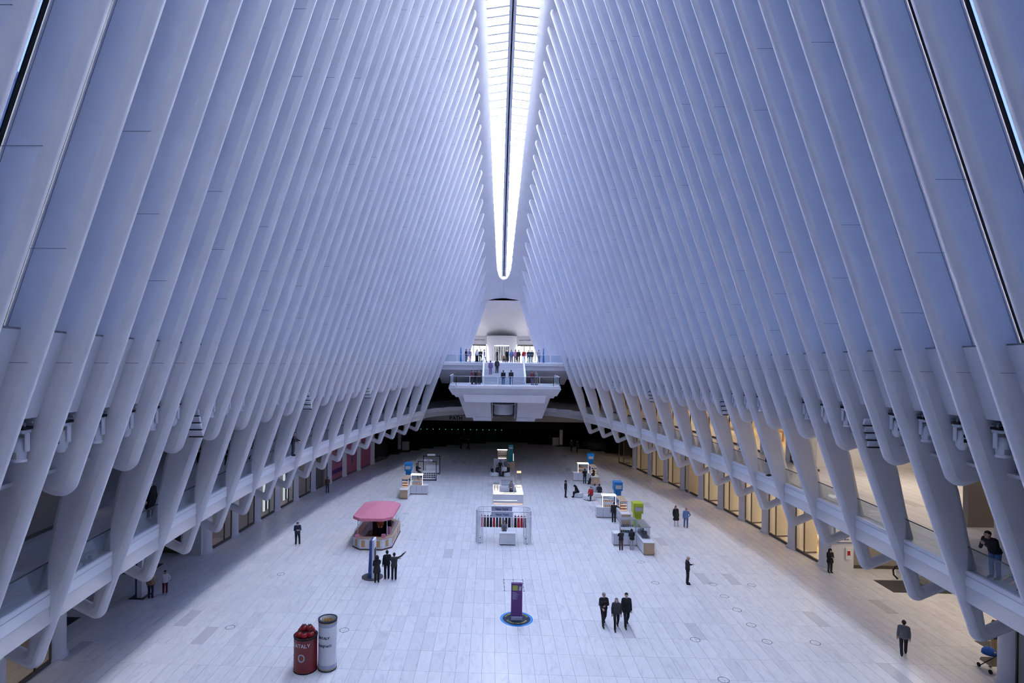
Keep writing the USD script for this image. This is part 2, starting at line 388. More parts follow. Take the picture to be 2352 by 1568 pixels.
# skylight: glazing bars, ridge and panes
for i, n in enumerate(np.arange(-2.5, 51, 0.5)):
    wk, z, y = float(wsky(n)), float(zsky(n)) + .12, YN(n)
    P = [(-wk - .05, y, z), (-.12, y, z + .28), (.12, y, z + .28), (wk + .05, y, z)]
    ms = [bar(P[0], P[1], .2, .24), bar(P[2], P[3], .2, .24)]
    obj('glazing_bar', cat(*ms), 'white', roof)
ridge = []
for sx in (-1, 1):
    secs = []
    for n in NS[NS > -3.0]:
        y, z = YN(n), float(zsky(n)) + .42
        secs.append([(sx * .07, y, z - .2), (sx * .30, y, z - .2), (sx * .30, y, z + .1), (sx * .07, y, z + .1)])
    obj('ridge_beam', fix(loft(secs)), 'white', roof)
obj('ridge_joint', fix(loft([[(-.08, YN(n), float(zsky(n)) + .30), (.08, YN(n), float(zsky(n)) + .30), (.08, YN(n), float(zsky(n)) + .5), (-.08, YN(n), float(zsky(n)) + .5)] for n in NS[NS > -3.0]])), 'black', roof)
for n in np.arange(-3.0, 50, 0.5):
    for sx in (-1, 1):
        A = []
        for k in (n, n + .5):
            wk, z, y = float(wsky(k)), float(zsky(k)) + .24, YN(k)
            A.append([(sx * .2, y, z + .28), (sx * (wk + .1), y, z), (sx * (wk + .1), y, z + .03), (sx * .2, y, z + .31)])
        obj('skylight_pane', fix(loft(A)), 'sky_glass', roof)

# ------------------------------------------------------------------ balcony level
def band_pts(s, off=0.48, ns=None):
    ns = np.arange(0, NLAST + .1, 1.0) if ns is None else ns
    return np.c_[s * (wn(ns, 7.08) + off), YN(ns)]
def oval(off):
    """Outline of the opening at balcony level, closed by half ellipses at both ends."""
    R = band_pts(1, off); L = band_pts(-1, off)
    a = R[0, 0]; t = np.linspace(0, PI, 25)[1:-1]
    end0 = np.c_[a * np.cos(t), R[0, 1] + 7.6 * np.sin(t)]
    a1 = R[-1, 0]; end1 = np.c_[-a1 * np.cos(t), R[-1, 1] - 7.0 * np.sin(t)]
    return Polygon(np.vstack([R[::-1], end0, L, end1])).buffer(0)
OV = oval(0.5)
balc = struct('balcony', 'upper gallery floor with white edge panels and glass balustrades around the hall')
obj('floor_slab', extrude(sbox(-34, -30, 34, 112).difference(OV), 5.98, 7.06), 'soffit', balc)
def edge_panel(poly2, z0, z1, t=0.06):
    """A strip following a plan polyline, facing the hall."""
    secs = []
    for (x, y), (nx, ny) in poly2: secs.append([(x, y, z0), (x + nx * t, y + ny * t, z0), (x + nx * t, y + ny * t, z1), (x, y, z1)])
    return fix(loft(secs))
def plan(pts):
    pts = np.asarray(pts, float); d = np.gradient(pts, axis=0); d /= np.linalg.norm(d, axis=1, keepdims=True)
    return [(p, (q[1], -q[0])) for p, q in zip(pts, d)]
for s, nm in SIDES:
    for n in range(0, NLAST - 1, 2):
        ns = np.linspace(n + .1, n + 1.9, 5)
        pl = plan(band_pts(s, .48, ns));  pl = [(p, (abs(q[0]) * s, 0.0)) for p, q in pl]
        obj('edge_panel', cat(edge_panel(pl, 6.56, 6.915, .2), edge_panel(pl, 6.95, 7.09, .2)), 'panel', balc)
        obj('shadow_joint', edge_panel([((p[0] + .03 * s, p[1]), q) for p, q in pl], 6.90, 6.96, .15), 'black', balc)
        gp = [((p[0] + .07 * s, p[1]), q) for p, q in pl]
        obj('glass_panel', edge_panel(gp, 7.08, 7.93, .025), 'rail_glass', balc)
        rail = cat(edge_panel([((p[0] - .005 * s, p[1]), q) for p, q in gp], 7.915, 7.95, .035), *[bx(p[0] - .02, p[0] + .02, p[1] - .02, p[1] + .02, 7.08, 7.95) for p, _ in (gp[0], gp[-1])])
        obj('handrail', rail, 'dark', balc)
t = np.linspace(0, PI, 13); a = float(wn(0, 7.08) + .48)
endp = np.c_[a * np.cos(t), YN(0) + 7.6 * np.sin(t)]
for i in range(12):
    q = endp[i:i + 2]; d = q[1] - q[0]; nn = np.array([d[1], -d[0]]) / np.linalg.norm(d)
    pl = [(q[0], nn), (q[1], nn)]
    obj('edge_panel', edge_panel(pl, 6.56, 7.09, .2), 'panel', balc)
    obj('glass_panel', edge_panel([(p + nn * .07, nn) for p in q], 7.08, 7.93, .025), 'rail_glass', balc)
    obj('handrail', edge_panel([(p + nn * .065, nn) for p in q], 7.915, 7.95, .035), 'dark', balc)

# ------------------------------------------------------------------ stone floors, slab by slab
rng = np.random.default_rng(5)
TWD, TLN, X00, Y00 = 0.61, 1.832, 0.08, 32.07
TB = np.vstack([BOXF[1:, [0, 1, 2]], BOXF[1:, [0, 2, 3]]])
def tiles(region, zt, th, gap=0.012):
    """All tiles whose centre lies in the region: list of (x0, x1, y0, y1, tone)."""
    x0, y0, x1, y1 = region.bounds; out = []
    xs = np.arange(math.floor((x0 - X00) / TWD), math.ceil((x1 - X00) / TWD)); ys = np.arange(math.floor((y0 - Y00) / TLN), math.ceil((y1 - Y00) / TLN))
    gx, gy = np.meshgrid(X00 + (xs + .5) * TWD, Y00 + (ys + .5) * TLN)
    ok = shapely.contains_xy(region, gx, gy); tone = rng.random(gx.shape) ** 1.6
    big = meshkit.fbm(np.stack([gx * .12, gy * .12, gx * 0], -1), 2, 3)
    tone = np.clip(tone * .5 + (big - .42) * .5, 0, 1); tone = np.where(rng.random(gx.shape) < .012, .95, tone)
    for X, Y, t in zip(gx[ok], gy[ok], tone[ok]):
        out.append((X - TWD / 2 + gap / 2, X + TWD / 2 - gap / 2, Y - TLN / 2 + gap / 2, Y + TLN / 2 - gap / 2, float(t)))
    return out
def tile_mesh(ts, z0, z1):
    T_ = np.array(ts); n = len(T_)
    idx = [(0, 2), (1, 2), (1, 3), (0, 3)]
    v = np.stack([np.stack([T_[:, a], T_[:, b], np.full(n, z)], 1) for z in (z0, z1) for a, b in idx], 1)
    f = TB[None] + 8 * np.arange(n)[:, None, None]
    return (v.reshape(-1, 3), f.reshape(-1, 3)), np.repeat(T_[:, 4], 8)
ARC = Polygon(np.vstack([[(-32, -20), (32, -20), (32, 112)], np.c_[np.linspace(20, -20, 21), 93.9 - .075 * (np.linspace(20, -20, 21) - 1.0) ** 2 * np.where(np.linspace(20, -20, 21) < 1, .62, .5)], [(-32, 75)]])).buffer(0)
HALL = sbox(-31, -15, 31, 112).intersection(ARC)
floor = struct('floor', 'white marble slab floor of the hall')
obj('joint_bed', extrude(sbox(-34, -30, 34, 112), -.35, -.012), 'joint', floor)
ts = tiles(HALL, 0, .012)
def size_in_view(t):
    x, y = (t[0] + t[1]) / 2, (t[2] + t[3]) / 2; d = np.array([x, y, 0]) - CAM; dep = d @ fwd
    if dep < 5: return 0
    px, py = CX + F_PX * (d @ right) / dep, CY - F_PX * (d @ up) / dep
    return 1 / dep if (-10 < px < W + 10 and py < H + 12 and abs(x) < 20) else 0
order = sorted(range(len(ts)), key=lambda i: -size_in_view(ts[i])); near = set(order[:300])
for i in order[:300]:
    mm, tone = tile_mesh([ts[i]], -.03, 0.0); obj('tile', mm, 'stone', floor, tone=tone)
mm, tone = tile_mesh([t for i, t in enumerate(ts) if i not in near], -.03, 0.0)
obj('tile_field', mm, 'stone', floor, tone=tone, kind='stuff')
obj('shade_paving', extrude(sbox(-32, 60, 32, 112).difference(ARC), -.03, -.002), 'shade_floor', floor)  # dark colour stands in for the shade under the far deck
mm, tone = tile_mesh(tiles(sbox(-30, -10, 30, 110).difference(oval(.75)), 7, .012), 7.02, 7.08)
obj('tile_field', mm, 'stone', balc, tone=tone, kind='stuff')
# ------------------------------------------------------------------ roofs, end walls and everything that closes the hall
mat('concrete', (0.45, 0.45, 0.46), 0.8, noise=(0.38, 0.38, 0.39), scale=0.4)
def strip_region(o):
    ns = np.arange(-4, NLAST + .1, 1.0)
    R = np.c_[wn(ns, 13.0) + o, YN(ns)]; L = np.c_[-(wn(ns, 13.0) + o), YN(ns)]
    return Polygon(np.vstack([R, L[::-1]])).buffer(0)
plaza = struct('plaza', 'paved street level around the hall', extrude(sbox(-90, -40, 90, 160).difference(strip_region(1.16)).difference(sbox(-8.2, 73.9, 8.2, 91)), 12.7, 13.2), 'concrete')
# ---- unseen blocks added around the hall to hold back sky light from the sides
mat('blocker_grey', (0.20, 0.22, 0.25), 0.5)
mat('tower_glass', (0.36, 0.50, 0.70), 0.25)
mat('tower_pane', (0.20, 0.36, 0.62), 0.12)
SKY_BLOCKERS = [(62, 95, -60, 38, 120), (-95, -60, -60, 50, 200), (-150, -100, 75, 130, 70), (-58, 58, -120, -62, 240)]  # added sky blockers, sized to dim the near end and the side windows
for i, (x0, x1, y0, y1, h) in enumerate(SKY_BLOCKERS):
    b = thing('office_tower', ['added unseen grey block that cuts sky light, along the right of the hall', 'added unseen grey block that cuts sky light, along the left of the hall', 'added low unseen grey block that cuts sky light beyond the left gallery', 'added tall unseen grey block that cuts sky light behind the viewer'][i], 'building')
    obj('block', cbx(x0, x1, y0, y1, 13.2, h, .5), 'blocker_grey', b)
    obj('roof_parapet', cat(bx(x0 - .5, x1 + .5, y0 - .5, y0 + .5, h - .4, h + 1.2), bx(x0 - .5, x1 + .5, y1 - .5, y1 + .5, h - .4, h + 1.2), bx(x0 - .5, x0 + .5, y0, y1, h - .4, h + 1.2), bx(x1 - .5, x1 + .5, y0, y1, h - .4, h + 1.2)), 'blocker_grey', b)
gc = struct('ceiling_gallery', 'white ceiling over the upper gallery')
obj('soffit', extrude(sbox(-34, -30, 34, 112).difference(strip_region(1.25)).difference(sbox(-8.5, 60, 8.5, 91)), 11.2, 11.3), 'soffit', gc)
we = struct('wall_end', 'outer walls behind the shops')
for x0, x1, y0, y1 in ((-34.3, -34, -30, 112), (34, 34.3, -30, 112), (-34, 34, 112, 112.3), (-34, 34, -30.3, -30)):
    obj('wall_panel', bx(x0, x1, y0, y1, -.3, 13), 'brownwall', we)
wb = struct('wall_back', 'end wall behind the viewer')
ns_ = np.linspace(13.1, float(zsp(NLAST)) + 1, 12)
pb = Polygon(np.vstack([np.c_[wn(NLAST, ns_) + 1.3, ns_], np.c_[-(wn(NLAST, ns_[::-1]) + 1.3), ns_[::-1]]])).buffer(0)
v, f = extrude(pb, 0, .3); obj('wall_panel', (np.c_[v[:, 0], YN(NLAST) - .6 - v[:, 2], v[:, 1]], f[:, ::-1]), 'paint', wb)
obj('rear_deck', bx(-13, 13, -13.5, -9.5, 12.3, 13.3), 'paint', wb)

# ---- far end: upper deck, stair, landing and pier
dk = struct('upper_deck', 'white street level deck across the far end of the hall')
prof = [(73.95, 13.3), (73.95, 12.95), (74.15, 12.9), (74.15, 12.38), (74.6, 12.25), (76.5, 11.2), (79.5, 10.3), (84, 10.2), (92, 10.2), (92, 13.3)]
secs = [[(x, y, z) for y, z in prof] for x in (-8.4, 8.4)]
obj('deck_slab', fix(loft([[(x, y, z) for y, z in prof] for x in (-8.4, -2.55)])), 'paint', dk)
obj('deck_slab', fix(loft([[(x, y, z) for y, z in prof] for x in (2.55, 8.4)])), 'paint', dk)
prof2 = [(74.0, 13.3), (74.0, 12.9), (76.5, 11.2), (79.5, 10.3), (92, 10.2), (92, 13.3)]
obj('deck_slab', fix(loft([[(x, y, z) for y, z in prof2] for x in (-2.55, 2.55)])), 'paint', dk)
obj('deck_paving', cat(bx(-8.4, 8.4, 74.0, 91, 13.3, 13.315)), 'white', dk)
ld = struct('landing', 'white lower landing hung below the far stair')
LX = 6.4
top = Polygon([(-LX, 66.3), (-5.6, 65.75), (5.6, 65.75), (LX, 66.3), (LX, 72), (-LX, 72)])
obj('landing_floor', extrude(top, 10.55, 10.85), 'paint', ld)
def taper(x0, x1, y0, y1, z0, X0, X1, Y0_, Y1_, z1): return hexa([(x0, y0, z0), (x1, y0, z0), (x1, y1, z0), (x0, y1, z0), (X0, Y0_, z1), (X1, Y0_, z1), (X1, Y1_, z1), (X0, Y1_, z1)])
obj('landing_fascia', cat(taper(-5.95, 5.95, 66.1, 74, 9.75, -6.42, 6.42, 65.7, 74, 10.56), taper(-5.6, 5.6, 66.2, 74, 9.5, -5.75, 5.75, 66.15, 74, 9.76), taper(-4.55, 4.55, 66.0, 74, 8.95, -4.75, 4.75, 65.9, 74, 9.8)), 'paint', ld)
for sx in (-1, 1):
    a = lambda p, q: (p, q) if sx > 0 else (-q, -p)
    b0, b1 = a(1.5, 4.45), a(1.62, 5.35)
    obj('pier', cat(taper(*b0, 68, 86, 6.95, *b1, 67.2, 86, 9.5), taper(*a(1.45, 3.55), 68, 86, 6.6, *a(1.5, 3.7), 67.9, 86, 7.0)), 'paint', ld)
lift = thing('elevator', 'white round elevator car in the dark shaft under the landing', 'elevator', (0, 71.5, 0))
obj('car_base', move(lathe([(0.0, 7.0), (1.15, 7.05), (1.2, 7.2), (1.2, 8.15), (1.25, 8.2), (1.25, 8.3), (0, 8.3)], 28), (0, 0, 0)), 'white', lift, 40)
obj('car_glass', lathe([(1.15, 8.3), (1.15, 10.2)], 28, False), 'shop_glass', lift, True)
obj('guide_rail', cat(cyl(.07, 6.6, 10.4, 8, -1.4, -.6), cyl(.07, 6.6, 10.4, 8, 1.4, -.6), bx(-1.5, 1.5, -.65, -.55, 8.25, 8.33)), 'white', lift)
obj('shaft_back', bx(-1.5, 1.5, 1.5, 1.6, 6.6, 10.4), 'dark', lift)
def railing(name, label, pts, z0, h=1.07, step=1.5, parent=None, matp='white'):
    """A framed glass balustrade along a plan polyline (x, y[, z])."""
    t = thing(name, label, 'railing')
    P = [np.array([p[0], p[1], p[2] if len(p) > 2 else z0], float) for p in pts]; hz = np.array([0, 0, 1.0])
    obj('top_rail', cat(*[bar(a + hz * h, b + hz * h, .06, .05) for a, b in zip(P[:-1], P[1:])]), matp, t)
    obj('bottom_rail', cat(*[bar(a + hz * .1, b + hz * .1, .05, .06) for a, b in zip(P[:-1], P[1:])]), matp, t)
    for a, b in zip(P[:-1], P[1:]):
        L = np.linalg.norm(b - a); k = max(1, int(round(L / step)))
        d = (b - a) / L; nrm = np.array([-d[1], d[0], 0]); nrm /= max(np.linalg.norm(nrm), 1e-6)
        for i in range(k + 1):
            q = a + (b - a) * i / k; obj('post', bx(q[0] - .03, q[0] + .03, q[1] - .03, q[1] + .03, q[2], q[2] + h), matp, t)
        for i in range(k):
            q0, q1 = a + (b - a) * (i + .03) / k, a + (b - a) * (i + .97) / k
            o = nrm * .01
            obj('glass_panel', hexa([q0 - o + hz * .13, q1 - o + hz * .13, q1 + o + hz * .13, q0 + o + hz * .13, q0 - o + hz * (h - .04), q1 - o + hz * (h - .04), q1 + o + hz * (h - .04), q0 + o + hz * (h - .04)]), 'rail_glass', t)
    return t
railing('railing', 'white framed glass railing around the lower landing', [(-6.3, 71.8), (-6.3, 66.35), (-5.55, 65.85), (5.55, 65.85), (6.3, 66.35), (6.3, 71.8)], 10.85)
railing('railing', 'glass railing on the upper deck left of the stair', [(-7.6, 74.2), (-2.72, 74.2)], 13.3, 1.07, 1.7)
railing('railing', 'glass railing on the upper deck right of the stair', [(2.72, 74.2), (7.6, 74.2)], 13.3, 1.07, 1.7)
st = thing('staircase', 'broad white staircase from the landing up to the far deck', 'staircase', (0, 69.6, 10.85))
for i in range(14):
    z = 2.45 / 14 * (i + 1); y = .32 * i
    obj('step', cat(bx(-2.45, 2.45, y, 4.9, z - .16, z - .03), bx(-2.45, 2.45, y - .03, y + .34, z - .035, z)), 'panel', st)
for sx in (-1, 1):
    x = sx * 2.52
    obj('parapet', hexa([(x - .1, -.4, 0), (x + .1, -.4, 0), (x + .1, 4.8, 2.2), (x - .1, 4.8, 2.2), (x - .1, -.4, .95), (x + .1, -.4, .95), (x + .1, 4.8, 3.35), (x - .1, 4.8, 3.35)]), 'white', st)
# end wall with the doors
WZ = [(13.3, 6.35), (15.83, 5.45), (17.2, 4.30), (19.0, 3.3)]
EWY = 91.0
ew = struct('wall_far', 'white end wall with street doors on the far deck')
def wall_piece(pts, y=EWY, t=.3):
    v, f = extrude(Polygon(pts), 0, t); return (np.c_[v[:, 0], y + v[:, 2], v[:, 1]], f)
obj('lintel', fix(wall_piece([(-5.45, 15.83), (5.45, 15.83), (4.30, 17.25), (-4.30, 17.25)])), 'paint', ew)
obj('lintel', fix(wall_piece([(-4.4, 17.2), (4.4, 17.2), (3.4, 20), (-3.4, 20)], EWY + .05)), 'paint', ew)
for sx in (-1, 1):
    Q = [(float(wn(-4, z)) * sx, YN(-4), z) for z in (13.2, 15.83, 17.2, 19.0, float(zsp(-4)))]
    E_ = [(6.4 * sx, EWY + .3, 13.2), (5.45 * sx, EWY + .3, 15.83), (4.30 * sx, EWY + .3, 17.2), (4.25 * sx, EWY + .3, 17.3), (4.22 * sx, EWY + .3, 17.35)]
    v = np.array(Q + E_); f = np.array([(i, i + 1, i + 6, i + 5) for i in range(4)])
    v2 = v + np.array([sx * .2, 0, 0]); mm = cat((v, f), (v2, f[:, ::-1]))
    obj('side_panel', mm, 'paint', ew)
core = struct('elevator_tower', 'white rounded elevator tower between the two street doors')
cp = Polygon(np.vstack([[(-2.35, 92), (2.35, 92)], np.c_[2.35 * np.cos(np.linspace(0, PI, 17)), 90.4 - 1.6 * np.sin(np.linspace(0, PI, 17))]]))
obj('drum', extrude(cp, 15.75, 17.2), 'white', core, 40)
obj('jamb', extrude(cp.intersection(sbox(-3, 80, -1.15, 95)), 13.3, 15.76), 'white', core, 40)
obj('jamb', extrude(cp.intersection(sbox(1.15, 80, 3, 95)), 13.3, 15.76), 'white', core, 40)
obj('elevator_door', cat(*[bx(x, x + .21, 89.3, 89.36, 13.32, 15.55) for x in np.arange(-1.14, 1.1, .229)]), 'dark', core)
obj('transom', bx(-1.15, 1.15, 89.2, 89.3, 15.5, 15.62), 'steel', core)
for k, (sx, lab) in enumerate(((-1, 'left'), (1, 'right'))):
    d = struct(f'door_{k + 1}', f'glazed street doors {lab} of the elevator tower, trees outside')
    x0, x1 = 2.45, 5.45
    fr = [bx(x0 * sx - .05, x0 * sx + .05, 90.95, 91.1, 13.3, 15.8), bar((5.47 * sx, 91, 15.8), (6.3 * sx, 91, 13.3), .12, .1), bx(min(x0 * sx, 5.5 * sx), max(x0 * sx, 5.5 * sx), 90.9, 91.15, 15.62, 15.84)]
    for q in (3.5, 4.45, 5.3): fr.append(bx(q * sx - .05, q * sx + .05, 90.95, 91.1, 13.3, 15.7))
    obj('door_frame', cat(*fr), 'bronze', d)
    for a, b in ((2.5, 3.45), (3.55, 4.4), (4.5, 5.25)): obj('door_pane', bx(min(a * sx, b * sx), max(a * sx, b * sx), 91.0, 91.03, 13.35, 15.62), 'shop_glass', d)

# ------------------------------------------------------------------ shops
CK = [-.67, 1.57, 3.65, 5.8, 7.92, 10.06, 12.2, 14.28, 16.46, 18.6]
CK2 = [26.95, 29.1, 31.25, 33.4, 35.5, 37.6, 39.7, 41.8, 43.9, 46]
def gx(n): return float(np.interp(n, [-4, -2.3, -.4, 1.86, 3.97, 6.19, 8.25, 10.4, 12.5, 14.6, 16.7, 18.3, 23, 28.2, 46], [15.2, 15.95, 17.07, 17.93, 18.8, 19.5, 20.15, 20.68, 21.1, 21.47, 21.68, 21.95, 22.1, 21.9, 18.5]))
def bxs(n): return float(TW(n)) + 3.8
mat('shop_floor_r', (0.72, 0.62, 0.46), 0.35)
mat('wood', (0.46, 0.27, 0.12), 0.45, noise=(0.36, 0.2, 0.085), scale=6)
mat('woodlight', (0.55, 0.40, 0.26), 0.5, noise=(0.46, 0.32, 0.2), scale=6)
mat('hoarding', (0.42, 0.13, 0.20), 0.6)
mat('purple', (0.10, 0.03, 0.16), 0.6)
mat('red', (0.5, 0.02, 0.025), 0.45)
mat('blue', (0.01, 0.05, 0.24), 0.45)
glow('warm_lamp', (1.0, 0.72, 0.42), 6.0); glow('cool_lamp', (0.95, 0.97, 1.0), 6.0); glow('orange_lamp', (1.0, 0.25, 0.10), 3.5); glow('poster_light', (0.85, 0.92, 1.0), 1.6)
def rect_light(name, x, y, z, w, h, color, inten, rx=0.0, ry=0.0, rz=0.0):
    L = UsdLux.RectLight.Define(stage, '/World/' + numbered('/World', name))
    L.AddTranslateOp().Set(Gf.Vec3d(x, y, z)); L.AddRotateXYZOp().Set(Gf.Vec3f(rx, ry, rz))
    L.CreateWidthAttr(w); L.CreateHeightAttr(h); L.CreateColorAttr(Gf.Vec3f(*color)); L.CreateIntensityAttr(inten)
    return L
colm = lathe([(.62, 0), (.62, .12), (.56, .13), (.54, .4), (.52, 6.0)], 20)
for s, nm in SIDES:
    sf = struct('shopfront_' + nm, f'row of glazed shopfronts between white columns along the {nm} side')
    for k in CK + CK2:
        x, y = gx(k) * s, YN(k); obj('column', move(colm, (x + .25 * s, y, 0)), 'white', sf, 40)
        if k < 19: obj('column_cheek', bx(min((x + .3 * s), x + 1.6 * s), max((x + .3 * s), x + 1.6 * s), y - .5, y + .5, 0, 6), 'paint_low', sf)
    segs = [(-3.1, CK[0])] + list(zip(CK[:-1], CK[1:])) + list(zip(CK2[:-1], CK2[1:]))
    for i, (a, b) in enumerate(segs):
        p, q = np.array([gx(a + .28) * s, YN(a + .28)]), np.array([gx(b - .28) * s, YN(b - .28)])
        d = (q - p) / np.linalg.norm(q - p); nn = np.array([d[1], -d[0]]) * (1 if (d[1] * s) > 0 else -1) * 1.0
        if nn[0] * s > 0: nn = -nn
        def wallq(t0, t1, z0, z1, o0=-.02, o1=.02):
            A, B = p + (q - p) * t0, p + (q - p) * t1
            return fix(hexa([(*(A + nn * o0), z0), (*(B + nn * o0), z0), (*(B + nn * o1), z0), (*(A + nn * o1), z0), (*(A + nn * o0), z1), (*(B + nn * o0), z1), (*(B + nn * o1), z1), (*(A + nn * o1), z1)]))
        obj('base_rail', wallq(0, 1, 0, .16, -.08, .06), 'bronze', sf)
        pink = s < 0 and i in (1, 2, 3)
        if pink:
            obj('hoarding', wallq(0, 1, .16, 5.2, -.03, .03), 'hoarding', sf)
            if i == 3:
                obj('hoarding_band', wallq(0, 1, .75, 1.25, .03, .04), 'purple', sf)
                for j in range(9): obj('hoarding_text', wallq(.12, .5 + .3 * ((j * 37) % 10) / 10, 3.6 - j * .22, 3.68 - j * .22, .03, .036), 'purple', sf)
            if i == 2: obj('hoarding_text', cat(wallq(.42, .5, 1.2, 4.6, .03, .036), wallq(.25, .7, 4.1, 4.2, .03, .036)), 'purple', sf)
            if i == 1:
                for j in range(12): obj('hoarding_text', wallq(.2, .8, 4.3 - j * .2, 4.34 - j * .2, .03, .036), 'brownwall', sf)
        else:
            for t0, t1 in ((0, .36), (.36, 1)): obj('pane', wallq(t0 + .01, t1 - .01, .16, 5.2, -.012, .012), 'shop_glass', sf)
            obj('frame', cat(wallq(-.01, .015, 0, 5.2, -.04, .04), wallq(.35, .37, 0, 5.2, -.04, .04), wallq(.985, 1.01, 0, 5.2, -.04, .04)), 'bronze', sf)
            if s > 0 and i < 10:
                obj('door_leaf', fix(move(hexa([(0, -.012, .1), (1.0, -.012, .1), (1.0, .012, .1), (0, .012, .1), (0, -.012, 3.6), (1.0, -.012, 3.6), (1.0, .012, 3.6), (0, .012, 3.6)]), (*(p + (q - p) * .36), 0), 0.15)), 'shop_glass', sf)
                obj('door_shoe', move(bx(0, 1.0, -.03, .03, .08, .2), (*(p + (q - p) * .36), 0), 0.15), 'bronze', sf)
        obj('fascia', wallq(-.12, 1.12, 5.2, 5.99, -.25, .05), 'soffit', sf)
    # pier with the directory
    x0 = gx(18.6); y0 = YN(18.95)
    obj('pier', fix(extrude(Polygon([(x0 * s, y0 + .6), ((x0 + .1) * s, y0 - .1), (23.5 * s, y0 - .2), (23.5 * s, y0 + 1.0)]), 0, 5.98)), 'paint_low', sf)
    obj('recess_wall', fix(extrude(Polygon([(23.5 * s, y0 + .3), (34 * s, y0 + .3), (34 * s, y0 + .6), (23.5 * s, y0 + .6)]), 0, 5.98)), 'taupe' if s > 0 else 'brownwall', sf)
    obj('recess_wall', fix(extrude(Polygon([(23 * s, YN(26.7)), (34 * s, YN(26.7)), (34 * s, YN(26.9)), (23 * s, YN(26.9))]), 0, 5.98)), 'taupe', sf)
    obj('base_rail', bx(min(23.5 * s, 34 * s), max(23.5 * s, 34 * s), y0 + .24, y0 + .31, 0, .2), 'bronze', sf)
    # shop interiors
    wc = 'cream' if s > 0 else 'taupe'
    si = struct('shop_interior_' + nm, f'back walls and ceilings of the shops on the {nm} side')
    ya, yb = YN(18.4), 80
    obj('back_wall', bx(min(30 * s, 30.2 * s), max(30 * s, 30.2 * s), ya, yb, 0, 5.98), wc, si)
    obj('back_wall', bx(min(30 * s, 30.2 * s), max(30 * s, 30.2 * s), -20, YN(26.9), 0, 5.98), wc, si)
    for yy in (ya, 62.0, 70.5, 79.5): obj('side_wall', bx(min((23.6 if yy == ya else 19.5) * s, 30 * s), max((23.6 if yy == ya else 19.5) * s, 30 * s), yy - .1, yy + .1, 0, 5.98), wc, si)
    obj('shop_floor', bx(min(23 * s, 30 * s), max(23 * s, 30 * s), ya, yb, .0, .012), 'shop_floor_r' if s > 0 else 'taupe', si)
    # upper gallery shop walls
    ug = struct('gallery_shopfront_' + nm, f'glazed shopfronts on the upper gallery, {nm} side')
    for n in range(-2, 46, 2):
        if 19 <= n < 27: continue
        p, q = np.array([bxs(n) * s, YN(n)]), np.array([bxs(n + 2) * s, YN(n + 2)])
        nn = np.array([-s, 0.0])
        def wq(t0, t1, z0, z1, o0=-.02, o1=.02):
            A, B = p + (q - p) * t0, p + (q - p) * t1
            return fix(hexa([(*(A + nn * o0), z0), (*(B + nn * o0), z0), (*(B + nn * o1), z0), (*(A + nn * o1), z0), (*(A + nn * o0), z1), (*(B + nn * o0), z1), (*(B + nn * o1), z1), (*(A + nn * o1), z1)]))
        solid = (n % 6 == 4) if s > 0 else (n % 4 == 0)
        if s > 0 and 0 <= n < 19: solid = False
        obj('base_rail', wq(0, 1, 7.08, 7.22, -.08, .05), 'bronze', ug)
        obj('pilaster', cat(wq(-.06, .06, 7.08, 11.2, -.2, .14)), 'paint_low', ug)
        if solid: obj('wall_panel', wq(.06, .94, 7.22, 11.2), 'paint_low' if s > 0 else 'taupe', ug)
        else:
            obj('pane', wq(.06, .5, 7.22, 11.0, -.012, .012), 'shop_glass', ug); obj('pane', wq(.5, .94, 7.22, 11.0, -.012, .012), 'shop_glass', ug)
            obj('frame', cat(wq(.49, .51, 7.1, 11.1, -.04, .04), wq(.055, .075, 7.1, 11.1, -.04, .04)), 'bronze', ug)
    for yy in (YN(18.9), YN(26.9)): obj('return_wall', bx(min(bxs(19) * s, 34 * s), max(bxs(19) * s, 34 * s), yy - .15, yy + .15, 7.08, 11.25), 'paint_low' if yy > 35 else 'taupe', ug)
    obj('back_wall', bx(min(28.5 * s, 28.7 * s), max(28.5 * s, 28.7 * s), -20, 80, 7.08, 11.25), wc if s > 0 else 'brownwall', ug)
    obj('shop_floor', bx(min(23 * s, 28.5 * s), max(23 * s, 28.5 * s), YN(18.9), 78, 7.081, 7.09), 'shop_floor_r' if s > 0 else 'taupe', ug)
    obj('end_wall', bx(min(13.5 * s, 30 * s), max(13.5 * s, 30 * s), 79.8, 80, 7.08, 11.25), 'taupe', ug)
# lamps in the shops and over the galleries
WARM = (1.0, 0.74, 0.46); WARM2 = (1.0, 0.84, 0.68)
for y in (44.5, 51, 57.5, 66, 74): rect_light('shop_light', 24.5, y, 5.9, 4.5, 5.0, WARM, 9.90)
for y in (49, 58, 67, 74.5): rect_light('gallery_shop_light', 23.6, y, 11.1, 3.5, 5.0, WARM, 9.00)
for y in (30, 37): rect_light('recess_light', 26.0, y, 5.9, 5, 4, WARM2, 5.85)
for y in (28, 35): rect_light('gallery_recess_light', 23.0, y, 11.1, 6, 5, WARM2, 4.05)
for y in (44, 54, 64): rect_light('shop_light', -25, y, 5.9, 4, 5.0, WARM, 1.35)
rect_light('shop_light', -25, 22, 5.9, 4, 6, WARM, 2.40)
for y in (24, 46, 58, 70): rect_light('gallery_shop_light', -23.2, y, 11.1, 3.0, 4.0, WARM, 1.05)
rect_light('deck_light', 0, 82.5, 16.8, 5, 8, (1, .97, .93), 1.80)
